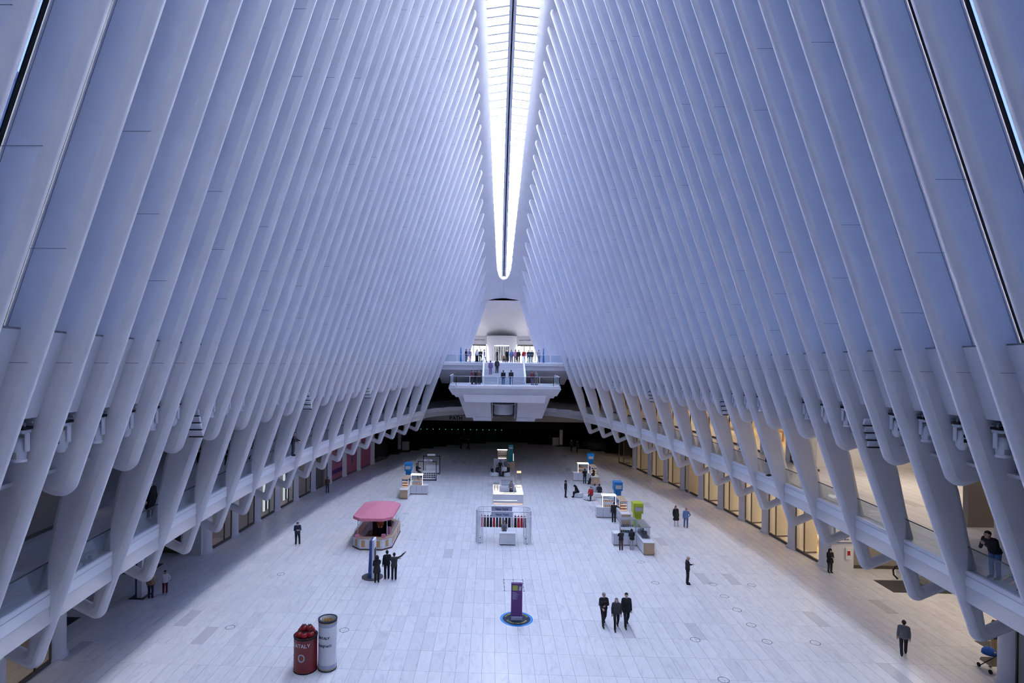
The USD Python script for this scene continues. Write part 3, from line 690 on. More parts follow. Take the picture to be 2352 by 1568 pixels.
# dim concourse beyond the arc
pc = struct('concourse', 'dim railway concourse under the far end')
obj('header', bx(-14, 14, 90, 90.4, 4.75, 6.0), 'soffit', pc)
obj('header', bx(-14, 14, 89.6, 90.4, 3.95, 4.75), 'paint_low', pc)
obj('side_wall', bx(-30, -16.5, 97, 97.3, 0, 6), 'brownwall', pc)
obj('side_wall', bx(20, 30, 97, 97.3, 0, 6), 'brownwall', pc)
obj('far_wall', bx(-30, 30, 110, 110.3, 0, 6), 'dark', pc)
# ------------------------------------------------------------------ people
SKIN = {'fair': (0.62, 0.40, 0.31), 'tan': (0.45, 0.27, 0.19), 'dark': (0.20, 0.11, 0.075)}
for k, c in SKIN.items(): mat('skin_' + k, c, 0.5)
CLOTH = {'black': (0.008, 0.008, 0.010), 'charcoal': (0.03, 0.03, 0.035), 'navy': (0.012, 0.018, 0.05), 'grey': (0.18, 0.18, 0.20), 'lightgrey': (0.45, 0.45, 0.48), 'cloth_white': (0.72, 0.70, 0.70), 'brown': (0.09, 0.05, 0.035), 'tancloth': (0.30, 0.19, 0.12),
         'khaki': (0.35, 0.27, 0.17), 'jeans': (0.035, 0.06, 0.13), 'bluejeans': (0.07, 0.13, 0.27), 'denim': (0.10, 0.19, 0.36), 'maroon': (0.11, 0.012, 0.025), 'redcloth': (0.42, 0.015, 0.02), 'pinkcloth': (0.62, 0.22, 0.33), 'yellowcloth': (0.65, 0.62, 0.22), 'bluecloth': (0.02, 0.10, 0.40), 'orangecloth': (0.32, 0.11, 0.03), 'purplecloth': (0.16, 0.12, 0.26), 'tealcloth': (0.02, 0.05, 0.06),
         'hair_black': (0.010, 0.008, 0.007), 'hair_brown': (0.05, 0.025, 0.014), 'hair_grey': (0.25, 0.24, 0.23), 'hair_blond': (0.38, 0.24, 0.12), 'hair_pink': (0.45, 0.20, 0.17)}
for k, c in CLOTH.items(): mat(k, c, 0.8 if 'hair' not in k else 0.55)
Mf = m3.Manifold
def sph(p, r, n=10): return Mf.sphere(float(r), n).translate([float(q) for q in p])
def chain(pts, rs, n=10):
    S = [sph(p, r, n) for p, r in zip(pts, rs)]
    return [Mf.batch_hull([a, b]) for a, b in zip(S[:-1], S[1:])]
def union(L): return Mf.batch_boolean(L, m3.OpType.Add)
def hand(w, e, s, curl=1.0):
    """Five-fingered relaxed hand at wrist w, continuing the line from elbow e."""
    w, e = np.array(w, float), np.array(e, float); d = (w - e) / np.linalg.norm(w - e)
    side = np.cross(d, [0, -1.0, 0]); side = side / max(np.linalg.norm(side), 1e-6) if np.linalg.norm(side) > .2 else np.array([1.0, 0, 0])
    bk = np.cross(side, d); out = []
    palm = [w, w + d * .085 + side * .032, w + d * .085 - side * .032]
    out.append(Mf.batch_hull([sph(p, r, 8) for p, r in zip(palm, (.024, .016, .016))]))
    for i, L in enumerate((.066, .076, .070, .055)):
        o = w + d * .085 + side * (.033 - .022 * i)
        a = o + d * L * .55 - bk * .010 * curl; b = a + d * L * .4 - bk * .024 * curl
        out += chain([o, a, b], (.0095, .0088, .0078), 6)
    o = w + d * .03 + side * .026 * s; a = o + side * .030 * s + d * .022 - bk * .008; b = a + d * .028 - bk * .014
    return out + chain([o, a, b], (.012, .010, .0085), 6)
def person(label, x, y, z0=0.0, h=1.72, face=0, top='black', legs='black', shoes='black', skin='fair', hair='hair_black', arms=('down', 'down'), pose='stand', lean=0.0, long_hair=False, hood=False, coat=0.0, bare=False, fine=True, group=None, wide=1.0, seat=.47, robe=False, headdown=.0, sleeve=None):
    t = thing('person', label, 'person', (x, y, z0), math.radians(face), group); k = h / 1.75
    n = 10 if fine else 8
    P = dict(pel=(0, 0, .95), abd=(0, 0, 1.10), che=(0, .0, 1.30), nec=(0, .01, 1.47), hed=(0, -.01, 1.625))
    hips = [np.array([s * .095, 0, .93]) for s in (-1, 1)]
    kn = [np.array([s * .105, -.015, .50]) for s in (-1, 1)]; an = [np.array([s * .105, .02, .085]) for s in (-1, 1)]
    if pose == 'walk':
        kn = [np.array([-.10, -.17, .52]), np.array([.10, .02, .50])]; an = [np.array([-.10, -.27, .10]), np.array([.10, .30, .15])]
    if pose == 'relax': kn[1] = np.array([.13, -.08, .50]); an[1] = np.array([.15, -.05, .085])
    drop = 0.0
    if pose == 'sit':
        drop = .95 - (seat / k + .10); kn = [np.array([s * .12, -.44, seat / k + .04]) for s in (-1, 1)]; an = [np.array([s * .13, -.42 - .1 * (s > 0), .085]) for s in (-1, 1)]
    if pose == 'perch':
        drop = .12; kn = [np.array([s * .11, -.36, .62]) for s in (-1, 1)]; an = [np.array([s * .11, -.52, .085]) for s in (-1, 1)]
    if pose == 'crouch':
        drop = .58; kn = [np.array([s * .14, -.34, .48]) for s in (-1, 1)]; an = [np.array([s * .13, -.04, .09]) for s in (-1, 1)]
    c, q = math.cos(lean), math.sin(lean); piv = np.array([0, 0, .95])
    def R(p):
        p = np.array(p, float) - piv; return np.array([p[0], p[1] * c - p[2] * q, p[1] * q + p[2] * c]) + piv - np.array([0, 0, drop])
    U = {a: R(b) for a, b in P.items()}; hips = [p - np.array([0, 0, drop]) for p in hips]
    U['hed'] = U['hed'] + np.array([0, -.05 * headdown, -.035 * headdown])
    sh = [R((s * .185 * wide, .01, 1.415)) for s in (-1, 1)]
    AR = {'down': ((.235, .03, 1.13), (.245, -.05, .88)), 'phone': ((.225, -.02, 1.14), (.10, -.27, 1.20)), 'fold': ((.23, -.06, 1.15), (.03, -.22, 1.14)), 'point': ((.42, -.04, 1.50), (.64, -.10, 1.68)), 'out': ((.38, -.16, 1.28), (.56, -.32, 1.22)), 'front': ((.21, -.17, 1.20), (.19, -.42, 1.16)),
          'face': ((.21, -.25, 1.22), (.05, -.30, 1.46)), 'knee': ((.24, -.12, 1.16), (.14, -.34, 1.02)), 'hip': ((.33, .05, 1.18), (.22, -.02, 1.02)), 'hold': ((.23, -.05, 1.14), (.14, -.25, 1.02)), 'hug': ((-.05, -.05, 1.42), (-.28, .02, 1.40))}
    arm = []
    for s, a in zip((-1, 1), arms):
        e, w = AR[a]; arm.append((sh[(s + 1) // 2], R((s * e[0], e[1], e[2])), R((s * w[0], w[1], w[2]))))
    B, jk, tr, so = [], [], [], []
    tor = [U['pel'], U['abd'], U['che'], (sh[0] + sh[1]) / 2]
    def torso(o):
        L = []
        for a, b, ra, rb, wa, wb in ((U['pel'], U['abd'], .115, .105, .075, .055), (U['abd'], U['che'], .105, .115, .055, .085), (U['che'], tor[3], .115, .07, .085, .15 * wide)):
            L.append(Mf.batch_hull([sph(a + (s * wa, 0, 0), ra + o, n) for s in (-1, 1)] + [sph(b + (s * wb, 0, 0), rb + o, n) for s in (-1, 1)]))
        return L
    B += torso(0) + chain([tor[3], U['nec'], U['hed'] - (0, 0, .05)], (.065, .053, .055), n)
    hd = U['hed']
    B.append(Mf.batch_hull([sph(hd + (0, .02, .035), .092, 12), sph(hd + (0, -.035, -.065), .052, n), sph(hd + (0, -.03, .02), .080, n)]))
    if fine:
        B += chain([hd + (0, -.105, .025), hd + (0, -.128, -.012)], (.012, .016), 6) + [sph(hd + (s * .088, .015, 0), .022, 6) for s in (-1, 1)]
    for hp, k_, a in zip(hips, kn, an):
        B += chain([hp, k_, a], (.088, .058, .042), n); B += chain([a - (0, 0, .03), a + (0, -.15, -.048)], (.042, .032), n)
        tr += chain([hp, k_, a + (0, 0, .02)], (.100, .073, .064), n)
        so += [Mf.batch_hull([sph(a + (0, .02, -.04), .045, n), sph(a + (0, -.16, -.047), .038, n), sph(a + (0, 0, .0), .05, n)])]
    tr.append(Mf.batch_hull([sph(U['pel'] + (s * .075, 0, .02), .122, n) for s in (-1, 1)] + [sph(hp, .10, n) for hp in hips]))
    for (a, e, w), s in zip(arm, (-1, 1)):
        B += chain([a, e, w], (.052, .040, .028), n)
        if fine: B += hand(w, e, s)
        else: B += chain([w, w + (w - e) * .3], (.03, .02), 6)
        jk += chain([a, e, w - (w - e) * .06] if sleeve is None else [a, a + (e - a) * sleeve], (.070, .056, .044) if sleeve is None else (.070, .062), n)
    jk += torso(.022); jk.append(Mf.batch_hull([sph(s_, .072, n) for s_ in sh] + [sph(U['nec'] - (0, 0, .05), .062, n)]))
    if coat:
        jk.append(Mf.batch_hull([sph(U['pel'] + (s * .08, 0, .05), .13, n) for s in (-1, 1)] + [sph(hips[i] + (kn[i] - hips[i]) * coat + ((i - .5) * .06, 0, 0), .125, n) for i in (0, 1)]))
    if robe:
        tr.append(Mf.batch_hull([sph(U['pel'] + (s * .08, 0, .05), .13, n) for s in (-1, 1)] + [sph(kn[i], .11, n) for i in (0, 1)]))
        tr.append(Mf.batch_hull([sph(kn[i], .11, n) for i in (0, 1)] + [sph(an[i] + ((i - .5) * .1, 0, .05), .10, n) for i in (0, 1)]))
    def put(name, L, m_, lab=None):
        v, f, _ = meshkit.arrays(union(L)); obj(name, (v * k, f), m_, t, 50, lab)
    put('body', B, 'skin_' + skin); put('jacket' if not robe else 'robe', jk, top); put('trousers' if not robe else 'skirt', tr, legs); put('shoes', so, shoes)
    hh = []
    if bare is False:
        hh += [Mf.batch_hull([sph(hd + (0, .035, .05), .098, 10), sph(hd + (0, -.045, .085), .055, 8), sph(hd + (0, .07, -.04), .06, 8)])]
        if long_hair: hh += chain([hd + (0, .05, .02), U['nec'] + (0, .075, -.02), U['che'] + (0, .10, -.02)], (.10, .09, .06), 8) + chain([hd + (-.07, .01, .0), U['nec'] + (-.10, .01, -.08)], (.04, .04), 8) + chain([hd + (.07, .01, .0), U['nec'] + (.10, .01, -.08)], (.04, .04), 8)
        if hood: hh += [Mf.batch_hull([sph(hd + (0, .05, .04), .125, 10), sph(hd + (0, -.02, .09), .09, 8), sph(U['nec'] + (0, .06, .0), .11, 8)])]
        put('hood' if hood else 'hair', hh, top if hood else hair)
    elif bare == 'fringe':
        put('hair', chain([hd + (-.085, .03, -.02), hd + (0, .105, -.03), hd + (.085, .03, -.02)], (.025, .03, .025), 8), hair)
    if fine:
        obj('eyes', cat(*[move(tm(trimesh.creation.icosphere(1, .011 * k)), (hd + (s * .034, -.104, .03)) * k) for s in (-1, 1)]), 'black', t)
    return t
PS = person
# on the marble floor
PS('man in dark navy sweater and black trousers reading his phone, alone near the pink kiosk', -15.98, 43.14, h=1.78, face=25, top='navy', legs='black', shoes='cloth_white', arms=('phone', 'phone'), pose='relax', headdown=1)
PS('person in a brown jacket and jeans standing at the left shopfronts', -18.28, 59.04, h=1.68, face=200, top='brown', legs='jeans', arms=('hold', 'hold'), skin='tan', hair='hair_brown')
PS('bald man in black holding a phone, right of the three walkers', 11.23, 37.48, h=1.80, face=80, top='black', legs='black', bare=True, arms=('down', 'phone'), headdown=.4)
PS('woman in a black hooded coat with a phone, under the wall directory', 21.66, 40.05, h=1.62, face=5, top='black', legs='charcoal', hood=True, coat=.3, arms=('phone', 'phone'), skin='tan', headdown=.6)
PS('long-haired woman in a black coat and white trousers, beside one in denim', 14.40, 49.97, h=1.74, face=10, top='black', legs='cloth_white', shoes='lightgrey', hair='hair_brown', long_hair=True, coat=.75, pose='relax')
PS('person in a light denim jacket and blue jeans with a black bag', 15.12, 49.53, h=1.70, face=160, top='denim', legs='bluejeans', shoes='tancloth', hair='hair_pink', arms=('hip', 'down'), pose='relax')
PS('customer all in black reaching to the lit case, seen from behind', 9.3, 50.75, h=1.76, face=185, top='black', legs='black', arms=('out', 'down'), wide=1.1)
PS('slim person in black standing with hands down facing the hooded seated one', 6.16, 59.07, h=1.74, face=70, top='black', legs='charcoal', skin='dark')
PS('customer in black top and dark teal trousers at the farthest right kiosk', 9.1, 65.4, h=1.70, face=180, top='black', legs='tealcloth', arms=('front', 'front'))
PS('person in a long black robe perched at the wooden end of the farthest right kiosk', 10.05, 65.35, h=1.66, face=-80, top='black', legs='black', hood=True, robe=True, pose='perch', arms=('knee', 'knee'))
PS('hooded person in black hunched on a white stool', 7.45, 59.35, h=1.72, face=-80, top='black', legs='black', hood=True, pose='sit', lean=.5, arms=('knee', 'knee'), seat=.45, headdown=1)
PS('person in a red jacket sitting on the large white stool', 8.62, 58.35, h=1.70, face=-30, top='redcloth', legs='black', pose='sit', arms=('knee', 'knee'), seat=.45, lean=.15)
PS('person in black with back turned sitting on the rear white stool', 9.62, 59.5, h=1.68, face=150, top='black', legs='jeans', pose='sit', seat=.45, lean=.2, arms=('knee', 'knee'))
PS('person in light grey sitting on the rear white stool', 9.2, 59.62, h=1.66, face=170, top='lightgrey', legs='jeans', pose='sit', seat=.45, lean=.25, arms=('knee', 'knee'), hair='hair_brown')
PS('person in black at the screen of the blue totem, front of the group of three', -8.62, 36.55, h=1.70, face=195, top='black', legs='black', coat=.5, arms=('front', 'hold'), hood=True)
PS('tall person in black in the middle of the group by the blue totem', -8.1, 37.2, h=1.84, face=200, top='black', legs='black', arms=('hold', 'down'))
PS('person in black by the blue totem pointing to the right with raised arm', -7.6, 37.0, h=1.76, face=190, top='charcoal', legs='black', shoes='grey', arms=('point', 'hug'))
PS('left one of three people in black walking abreast', 4.76, 31.55, h=1.76, face=5, top='black', legs='black', pose='walk', skin='tan', hair='hair_grey', arms=('hold', 'fold'))
PS('middle and shortest one of three people in black walking abreast', 5.36, 31.15, h=1.66, face=-5, top='charcoal', legs='black', pose='walk', long_hair=True, hair='hair_grey')
PS('right one of three people in black walking abreast', 5.97, 31.5, h=1.80, face=0, top='black', legs='black', pose='walk', hair='hair_black', coat=.2)
PS('lone walker in dark grey crossing the lower right of the floor', 19.01, 29.19, h=1.74, face=150, top='grey', legs='charcoal', pose='walk', hair='hair_brown')
PS('child in white top and maroon trousers at the left pillar', -20.93, 34.09, h=1.42, face=30, top='cloth_white', legs='maroon', shoes='lightgrey', arms=('hip', 'hip'), skin='tan')
PS('long-haired girl in tan jacket and dark flared trousers beside the left guide post', -21.46, 33.51, h=1.58, face=190, top='tancloth', legs='navy', long_hair=True, hair='hair_brown')
PS('seller in an orange brown top inside the pink kiosk', -10.1, 45.2, h=1.70, face=10, top='orangecloth', legs='black', arms=('hold', 'hold'), skin='tan')
PS('long-haired seller in grey inside the glowing white kiosk', .62, 58.6, h=1.64, face=0, top='grey', legs='navy', long_hair=True, arms=('fold', 'fold'))
PS('brown-haired seller behind the clothes kiosk counter', -.35, 45.05, h=1.60, face=0, top='grey', legs='black', long_hair=True, hair='hair_brown', arms=('front', 'front'))
PS('shopper in black top and brown trousers at the lime kiosk counter', 8.35, 43.6, h=1.52, face=180, top='black', legs='brown', shoes='brown', arms=('front', 'front'), hair='hair_brown')
PS('stooping shopper in black with pale trousers at the lime kiosk', 9.2, 43.75, h=1.55, face=175, top='black', legs='lightgrey', shoes='pinkcloth', arms=('front', 'front'), lean=.35)
PS('vendor in black seated beside the phone case kiosk', -10.1, 67.3, h=1.72, face=80, top='black', legs='charcoal', pose='perch', arms=('front', 'front'))
PS('small child in black sitting on the left end of the left white bench', -1.35, 68.75, h=1.15, face=30, top='black', legs='black', pose='sit', seat=.45, fine=False, arms=('knee', 'knee'))
PS('adult in a black coat sitting on the right end of the left white bench', -.82, 68.7, h=1.72, face=70, top='black', legs='navy', pose='sit', seat=.45, fine=False, arms=('knee', 'knee'), lean=.2)
PS('person in black bending behind the two white benches', -.4, 69.7, h=1.70, face=20, top='black', legs='charcoal', fine=False, lean=.3, arms=('front', 'front'))
PS('person in a grey coat standing behind the right white bench', .3, 70.2, h=1.70, face=0, top='grey', legs='grey', fine=False, coat=.5, arms=('fold', 'fold'))
PS('woman in white with dark hair sitting on the right white bench', .22, 68.75, h=1.66, face=-40, top='cloth_white', legs='black', long_hair=True, pose='sit', seat=.45, fine=False, arms=('knee', 'knee'))
PS('person in black sitting at the right end of the right white bench', .62, 68.8, h=1.72, face=-60, top='black', legs='black', pose='sit', seat=.45, fine=False, arms=('knee', 'knee'))
PS('left one of two dark figures walking near the far right booth', 10.46, 86.6, h=1.75, face=20, top='tealcloth', legs='black', pose='walk', fine=False)
PS('right one of two dark figures walking near the far right booth', 11.2, 85.9, h=1.72, face=20, top='charcoal', legs='black', pose='walk', fine=False)
for lab, x, y, fc in (('left one of two dark figures in the dim concourse', 3.2, 97, 180), ('right one of two dark figures in the dim concourse', 3.95, 97.1, 180), ('dark walker at the left of the concourse arc', -6.1, 87.3, 40), ('dark walker just right of another at the concourse arc', -4.9, 86.4, 60), ('dark figure behind the white planter right of the concourse', 7.9, 93.3, 200)):
    PS(lab, x, y, h=1.74, face=fc, top='black', legs='black', fine=False, pose='walk')
PS('person in khaki trousers and dark top behind the nearest right strut', 23.55, 29.43, h=1.74, face=200, top='charcoal', legs='khaki', shoes='cloth_white', hair='hair_brown')
PS('person in a blue jacket pushing the stroller at the lower right corner', 22.0, 26.95, h=1.68, face=165, top='bluecloth', legs='navy', arms=('front', 'front'), hair='hair_brown', long_hair=True)
# on the upper gallery
GZ = 7.09
PS('man in black leaning forward on the gallery rail, phone at his face', 16.08, 20.62, GZ, 1.78, -75, 'black', 'bluejeans', lean=.55, arms=('face', 'face'), skin='tan')
PS('person in a yellow shirt with a blue backpack crouching at the gallery rail', 16.10, 19.4, GZ, 1.74, -100, 'yellowcloth', 'bluejeans', pose='crouch', arms=('front', 'front'), lean=.35)
PS('man in black with a phone on the right gallery', 16.1, 37.2, GZ, 1.74, 40, 'black', 'lightgrey', arms=('phone', 'phone'), headdown=.6)
PS('person in black with arms along the rail of the right gallery', 16.25, 40.2, GZ, 1.72, -80, 'black', 'denim', arms=('out', 'front'), lean=.3)
PS('woman in a long black coat on the near left gallery', -16.7, 25.5, GZ, 1.72, 60, 'black', 'charcoal', coat=.9, long_hair=True, shoes='lightgrey')
PS('dark figure half hidden by a rib on the left gallery', -18.8, 34.1, GZ, 1.72, 60, 'black', 'black')
PS('person with a black backpack on the left gallery', -16.9, 33.4, GZ, 1.74, 100, 'black', 'jeans', lean=.1, wide=1.1)
PS('person in blue grey walking on the left gallery', -17.8, 39.4, GZ, 1.70, 120, 'grey', 'jeans', pose='walk', hair='hair_brown')
PS('brown-haired person in dark clothes leaning at the left gallery rail', -15.75, 41.3, GZ, 1.70, 90, 'charcoal', 'charcoal', hair='hair_brown', arms=('front', 'front'), lean=.15)
# on the far deck and the stair
DZ = 13.315
for lab, x, y, top, legs, hr, fc, kw in (
    ('woman in white top and black skirt at the left deck railing', -3.44, 75.0, 'cloth_white', 'black', 'hair_brown', 0, dict(robe=True, long_hair=True)),
    ('man in black with folded arms at the left deck railing', -2.97, 75.0, 'black', 'black', 'hair_black', 0, dict(arms=('fold', 'fold'))),
    ('person in purple grey walking behind the left deck railing', -2.5, 76.2, 'purplecloth', 'purplecloth', 'hair_brown', 90, dict(pose='walk')),
    ('person in navy at the far left end of the deck', -4.9, 76.5, 'navy', 'bluejeans', 'hair_black', 60, {}),
    ('person in purple near the far left end of the deck', -4.4, 76.2, 'purplecloth', 'pinkcloth', 'hair_brown', 40, {}),
    ('person in black standing left of the deck elevator door', -.85, 76.3, 'black', 'jeans', 'hair_black', 90, {}),
    ('person in tan crouching before the deck elevator door', .1, 76.6, 'tancloth', 'navy', 'hair_blond', 0, dict(pose='crouch')),
    ('person in black standing before the deck elevator door', .5, 77.2, 'black', 'black', 'hair_black', 0, {}),
    ('person in a blue jacket beside the deck elevator door', 1.1, 77.0, 'denim', 'jeans', 'hair_grey', 180, {}),
    ('person in a pinkish jacket at the top of the stair', 1.62, 76.4, 'pinkcloth', 'black', 'hair_brown', 160, dict(shoes='cloth_white')),
    ('person in black beside a pinkish jacket at the top of the stair', 2.0, 76.0, 'black', 'black', 'hair_black', 190, {}),
    ('person in red behind the right deck railing', 2.75, 76.8, 'redcloth', 'bluejeans', 'hair_brown', 0, {}),
    ('left one of two broad figures in navy behind the right deck railing', 3.35, 76.6, 'navy', 'bluejeans', 'hair_black', 0, {}),
    ('right one of two broad figures in navy behind the right deck railing', 3.8, 76.8, 'charcoal', 'bluejeans', 'hair_black', 0, {}),
    ('person in pale jeans at the far right end of the deck', 4.7, 76.8, 'lightgrey', 'bluejeans', 'hair_black', 0, {})):
    PS(lab, x, y, DZ, 1.70, fc, top, legs, hair=hr, fine=False, **kw)
def stair_z(y): return 10.85 + 2.45 / 14 * (int((y - 69.6) / .32) + 1)
PS('person in purple grey going up the left of the stair', -1.65, 71.4, stair_z(71.4), 1.72, 180, 'purplecloth', 'purplecloth', fine=False)
PS('person in dark grey going up the middle of the stair', -.85, 71.6, stair_z(71.6), 1.76, 180, 'charcoal', 'black', fine=False)
PS('left one of two people in black at the foot of the stair', -.13, 68.2, 10.85, 1.70, 180, 'black', 'bluejeans', fine=False, wide=1.15)
PS('right one of two people in black at the foot of the stair', .79, 68.2, 10.85, 1.74, 180, 'black', 'bluejeans', fine=False, wide=1.15)
PS('person in dark red on the left of the landing', -3.75, 67.4, 10.85, 1.72, 60, 'maroon', 'charcoal', fine=False)
PS('person in black on the left of the landing', -3.35, 67.7, 10.85, 1.70, -40, 'black', 'charcoal', fine=False)
PS('brown-haired person beside the stair parapet on the landing', -2.95, 67.3, 10.85, 1.72, 0, 'brown', 'charcoal', hair='hair_brown', fine=False)
PS('person in maroon on the right of the landing', 3.25, 67.5, 10.85, 1.70, 20, 'maroon', 'purplecloth', hair='hair_brown', fine=False)
PS('person in grey green on the right of the landing', 3.72, 67.6, 10.85, 1.68, -20, 'grey', 'khaki', hair='hair_brown', fine=False)
# ------------------------------------------------------------------ moving lights in the wall recesses
def text(s_, h, o, rv=(1, 0, 0), uv=(0, 0, 1), bold=True, d=.006):
    v, f = tm(meshkit.text_mesh(s_, h, d, bold)); w = (v[:, 0].max() + v[:, 0].min()) / 2
    rv, uv = np.array(rv, float), np.array(uv, float); nv = np.cross(rv, uv)
    return np.array(o, float) + (v[:, :1] - w) * rv + v[:, 1:2] * uv + v[:, 2:] * nv, f
mat('lamp_body', (0.72, 0.72, 0.76), 0.4); mat('pink', (0.62, 0.20, 0.27), 0.7); mat('teal', (0.0, 0.20, 0.22), 0.4); mat('kiosk_blue', (0.0, 0.16, 0.45), 0.4); mat('lime', (0.42, 0.50, 0.02), 0.4); mat('lime_text', (0.36, 0.42, 0.08), 0.5); mat('sky_blue', (0.0, 0.22, 0.62), 0.4); mat('gold', (0.5, 0.3, 0.1), 0.4); mat('tomato', (0.22, 0.008, 0.008), 0.35); mat('can_red', (0.16, 0.012, 0.016), 0.4); mat('spaghetti_yellow', (0.42, 0.27, 0.06), 0.6); mat('signgrey', (0.42, 0.44, 0.58), 0.5); mat('goods', (0.5, 0.14, 0.08), 0.6, noise=(0.75, 0.6, 0.4), scale=14)
glow('led', (1.0, 0.93, 0.9), 3.0); glow('led_warm', (1.0, 0.66, 0.42), 2.6); glow('green_led', (0.1, 1.0, 0.55), 1.5)
SEQ = {34: 'A', 33: 'B', 32: 'A', 31: 'B', 30: 'A', 29: 'B', 28: 'L', 27: 'A', 26: 'B', 25: 'A', 22: 'A', 21: 'B', 20: 'A', 19: 'L', 18: 'B', 17: 'A', 16: 'B', 15: 'A', 14: 'B', 13: 'A', 12: 'B', 11: 'L', 10: 'A', 7: 'B', 6: 'A'}
proto = {}
def make_lamp(kind, label, loc, rz, grp):
    t = thing('moving_head_light' if kind != 'L' else 'floodlight_stack', label, 'spotlight', loc, rz, grp)
    if kind == 'L':
        for i in range(4): obj('panel', move(cbx(-.30, .30, -.05, .05, -.13, .13, .02), (.06 * i, 0, -.30 * i), rx=.25), 'lamp_body', t); obj('gap_bar', bx(-.3 + .06 * i, .3 + .06 * i, -.06, .06, -.30 * i - .175, -.30 * i - .135), 'black', t)
        return t
    obj('clamp', cat(tube([(-.35, 0, .62), (.35, 0, .62)], .025), cyl(.03, .5, .64, 8, -.15), cyl(.03, .5, .64, 8, .15)), 'steel', t)
    obj('base', cbx(-.22, .22, -.15, .15, .34, .44, .02), 'lamp_body', t); obj('plate', bx(-.24, .24, -.16, .16, .44, .51), 'black', t)
    obj('yoke', cat(cbx(-.25, -.19, -.07, .07, -.12, .36, .02), cbx(.19, .25, -.07, .07, -.12, .36, .02)), 'lamp_body', t)
    if kind == 'A': obj('head', lathe([(.0, .24), (.12, .2), (.17, .05), (.18, -.12), (.16, -.30), (.18, -.32), (.18, -.38), (0, -.38)], 16), 'lamp_body', t, 40); obj('vent', bx(-.09, .09, -.185, -.15, -.28, -.12), 'steel', t)
    else: obj('head', lathe([(.0, .25), (.12, .22), (.17, .1), (.18, -.1), (.16, -.28), (.09, -.40), (0, -.42)], 16), 'white', t, 40); obj('vent', cat(bx(-.07, .07, -.19, -.14, .02, .12), bx(-.07, .07, -.19, -.15, -.14, -.03)), 'black', t)
    return t
for s, nm in SIDES:
    for n, kd in SEQ.items():
        for j in ((0, 1) if kd != 'L' else (0,)):
            z = float(zsh(n)) - 2.15 - .72; x = s * (float(wn(n, z)) + .62 + .12 * j); y = YN(n) - .44 - .50 * j
            lab = f"{ {'A': 'boxy white moving light', 'B': 'round white moving light with black vents', 'L': 'tilted stack of four white floodlight panels'}[kd]}, {'front' if j == 0 else 'rear'} one in recess {n - 4} from the far end of the {nm} wall"
            gl = {'A': 'boxy moving lights', 'B': 'round moving lights', 'L': 'floodlight stacks'}[kd]
            if kd in proto: dup(proto[kd], (x, y, z), 0, lab, gl)
            else: proto[kd] = make_lamp(kd, lab, (x, y, z), 0, gl)
# ------------------------------------------------------------------ floor rings, hatch, totems, cans
r0 = None
ringm = cat(lathe([(.225, .0), (.225, .004), (.25, .004), (.25, .0)], 28, False))
for i, (x, y) in enumerate([(12.88, 37.56), (15.32, 37.56), (12.88, 35.72), (12.87, 33.88), (12.86, 32.04), (12.86, 30.22), (15.3, 30.23), (9.22, 30.24), (9.22, 26.57), (9.22, 41.23), (9.22, 37.58), (-15.17, 37.56), (-15.17, 30.23), (-9.08, 30.26), (-9.09, 52.21), (-8.99, 48.58)]):
    lab = f'dark ring of a floor box cover, {["front", "back"][y > 36]} area, {abs(x):.0f} m {"right" if x > 0 else "left"} of the centre line and {y:.0f} m out'
    if r0 is None: r0 = thing('floor_ring', lab, 'floor ring', (x, y, 0), 0, 'floor box rings'); obj('rim', ringm, 'dark', r0)
    else: dup(r0, (x, y, 0), 0, lab)
hf = thing('floor_hatch', 'dark outlined hatch in the floor behind the purple sign', 'hatch', (.08, 36.65, 0))
obj('outline', cat(*[bx(x - .012, x + .012, -.9, .9, 0, .004) for x in (-.6, 0, .6)], *[bx(-.6, .6, y - .01, y + .01, 0, .004) for y in (-.9, .9)]), 'dark', hf)
for x in (-.6, 0, .6):
    for y in (-.88, -.3, .3, .88): obj('socket', cyl(.04, 0, .008, 8, x, y), 'black', hf)
ds = thing('floor_sticker', 'round blue and navy floor sticker with lime lettering', 'floor sticker', (.07, 32.06, 0))
obj('rim', cyl(.91, .0, .004, 48), 'sky_blue', ds); obj('disc', cyl(.76, .004, .007, 48), 'navy', ds)
L = []
for word, a0, sg in (('YOU CAN GET THERE FROM HERE', -PI / 2, 1), ('YOU CAN GET THERE FROM HERE', PI / 2, -1)):
    for i, ch in enumerate(word):
        if ch != ' ':
            a = a0 + sg * (i - len(word) / 2 + .5) * .093; rd = .6
            L.append(text(ch, .1, (rd * math.cos(a), rd * math.sin(a), .008), rv=(-sg * math.sin(a), sg * math.cos(a), 0), uv=(-sg * math.cos(a), -sg * math.sin(a), 0), d=.002))
obj('lettering', cat(*L), 'lime_text', ds)
tt = thing('sign_totem', 'dark purple information sign standing on the blue floor sticker', 'sign', (.065, 32.0, .008))
obj('board', cbx(-.305, .305, -.1, .1, .17, 2.0, .01), 'purplecloth' if False else 'purple', tt); obj('foot', cbx(-.305, .305, -.17, .17, 0, .19, .01), 'signgrey', tt)
obj('lime_square', bx(-.24, .05, -.106, -.1, 1.62, 1.9), 'lime_text', tt); obj('card', move(bx(-.07, .07, -.107, -.1, -.12, .12), (.18, 0, 1.74), ry=.12), 'lightgrey', tt)
obj('small_text', cat(*[bx(-.24, -.05 + .2 * ((i * 7) % 5) / 5, -.105, -.1, 1.5 - i * .06, 1.52 - i * .06) for i in range(7)]), 'signgrey', tt)
bt = thing('info_totem', 'tall blue information totem with white screen side on a dark round base', 'sign', (-9.09, 37.45, 0))
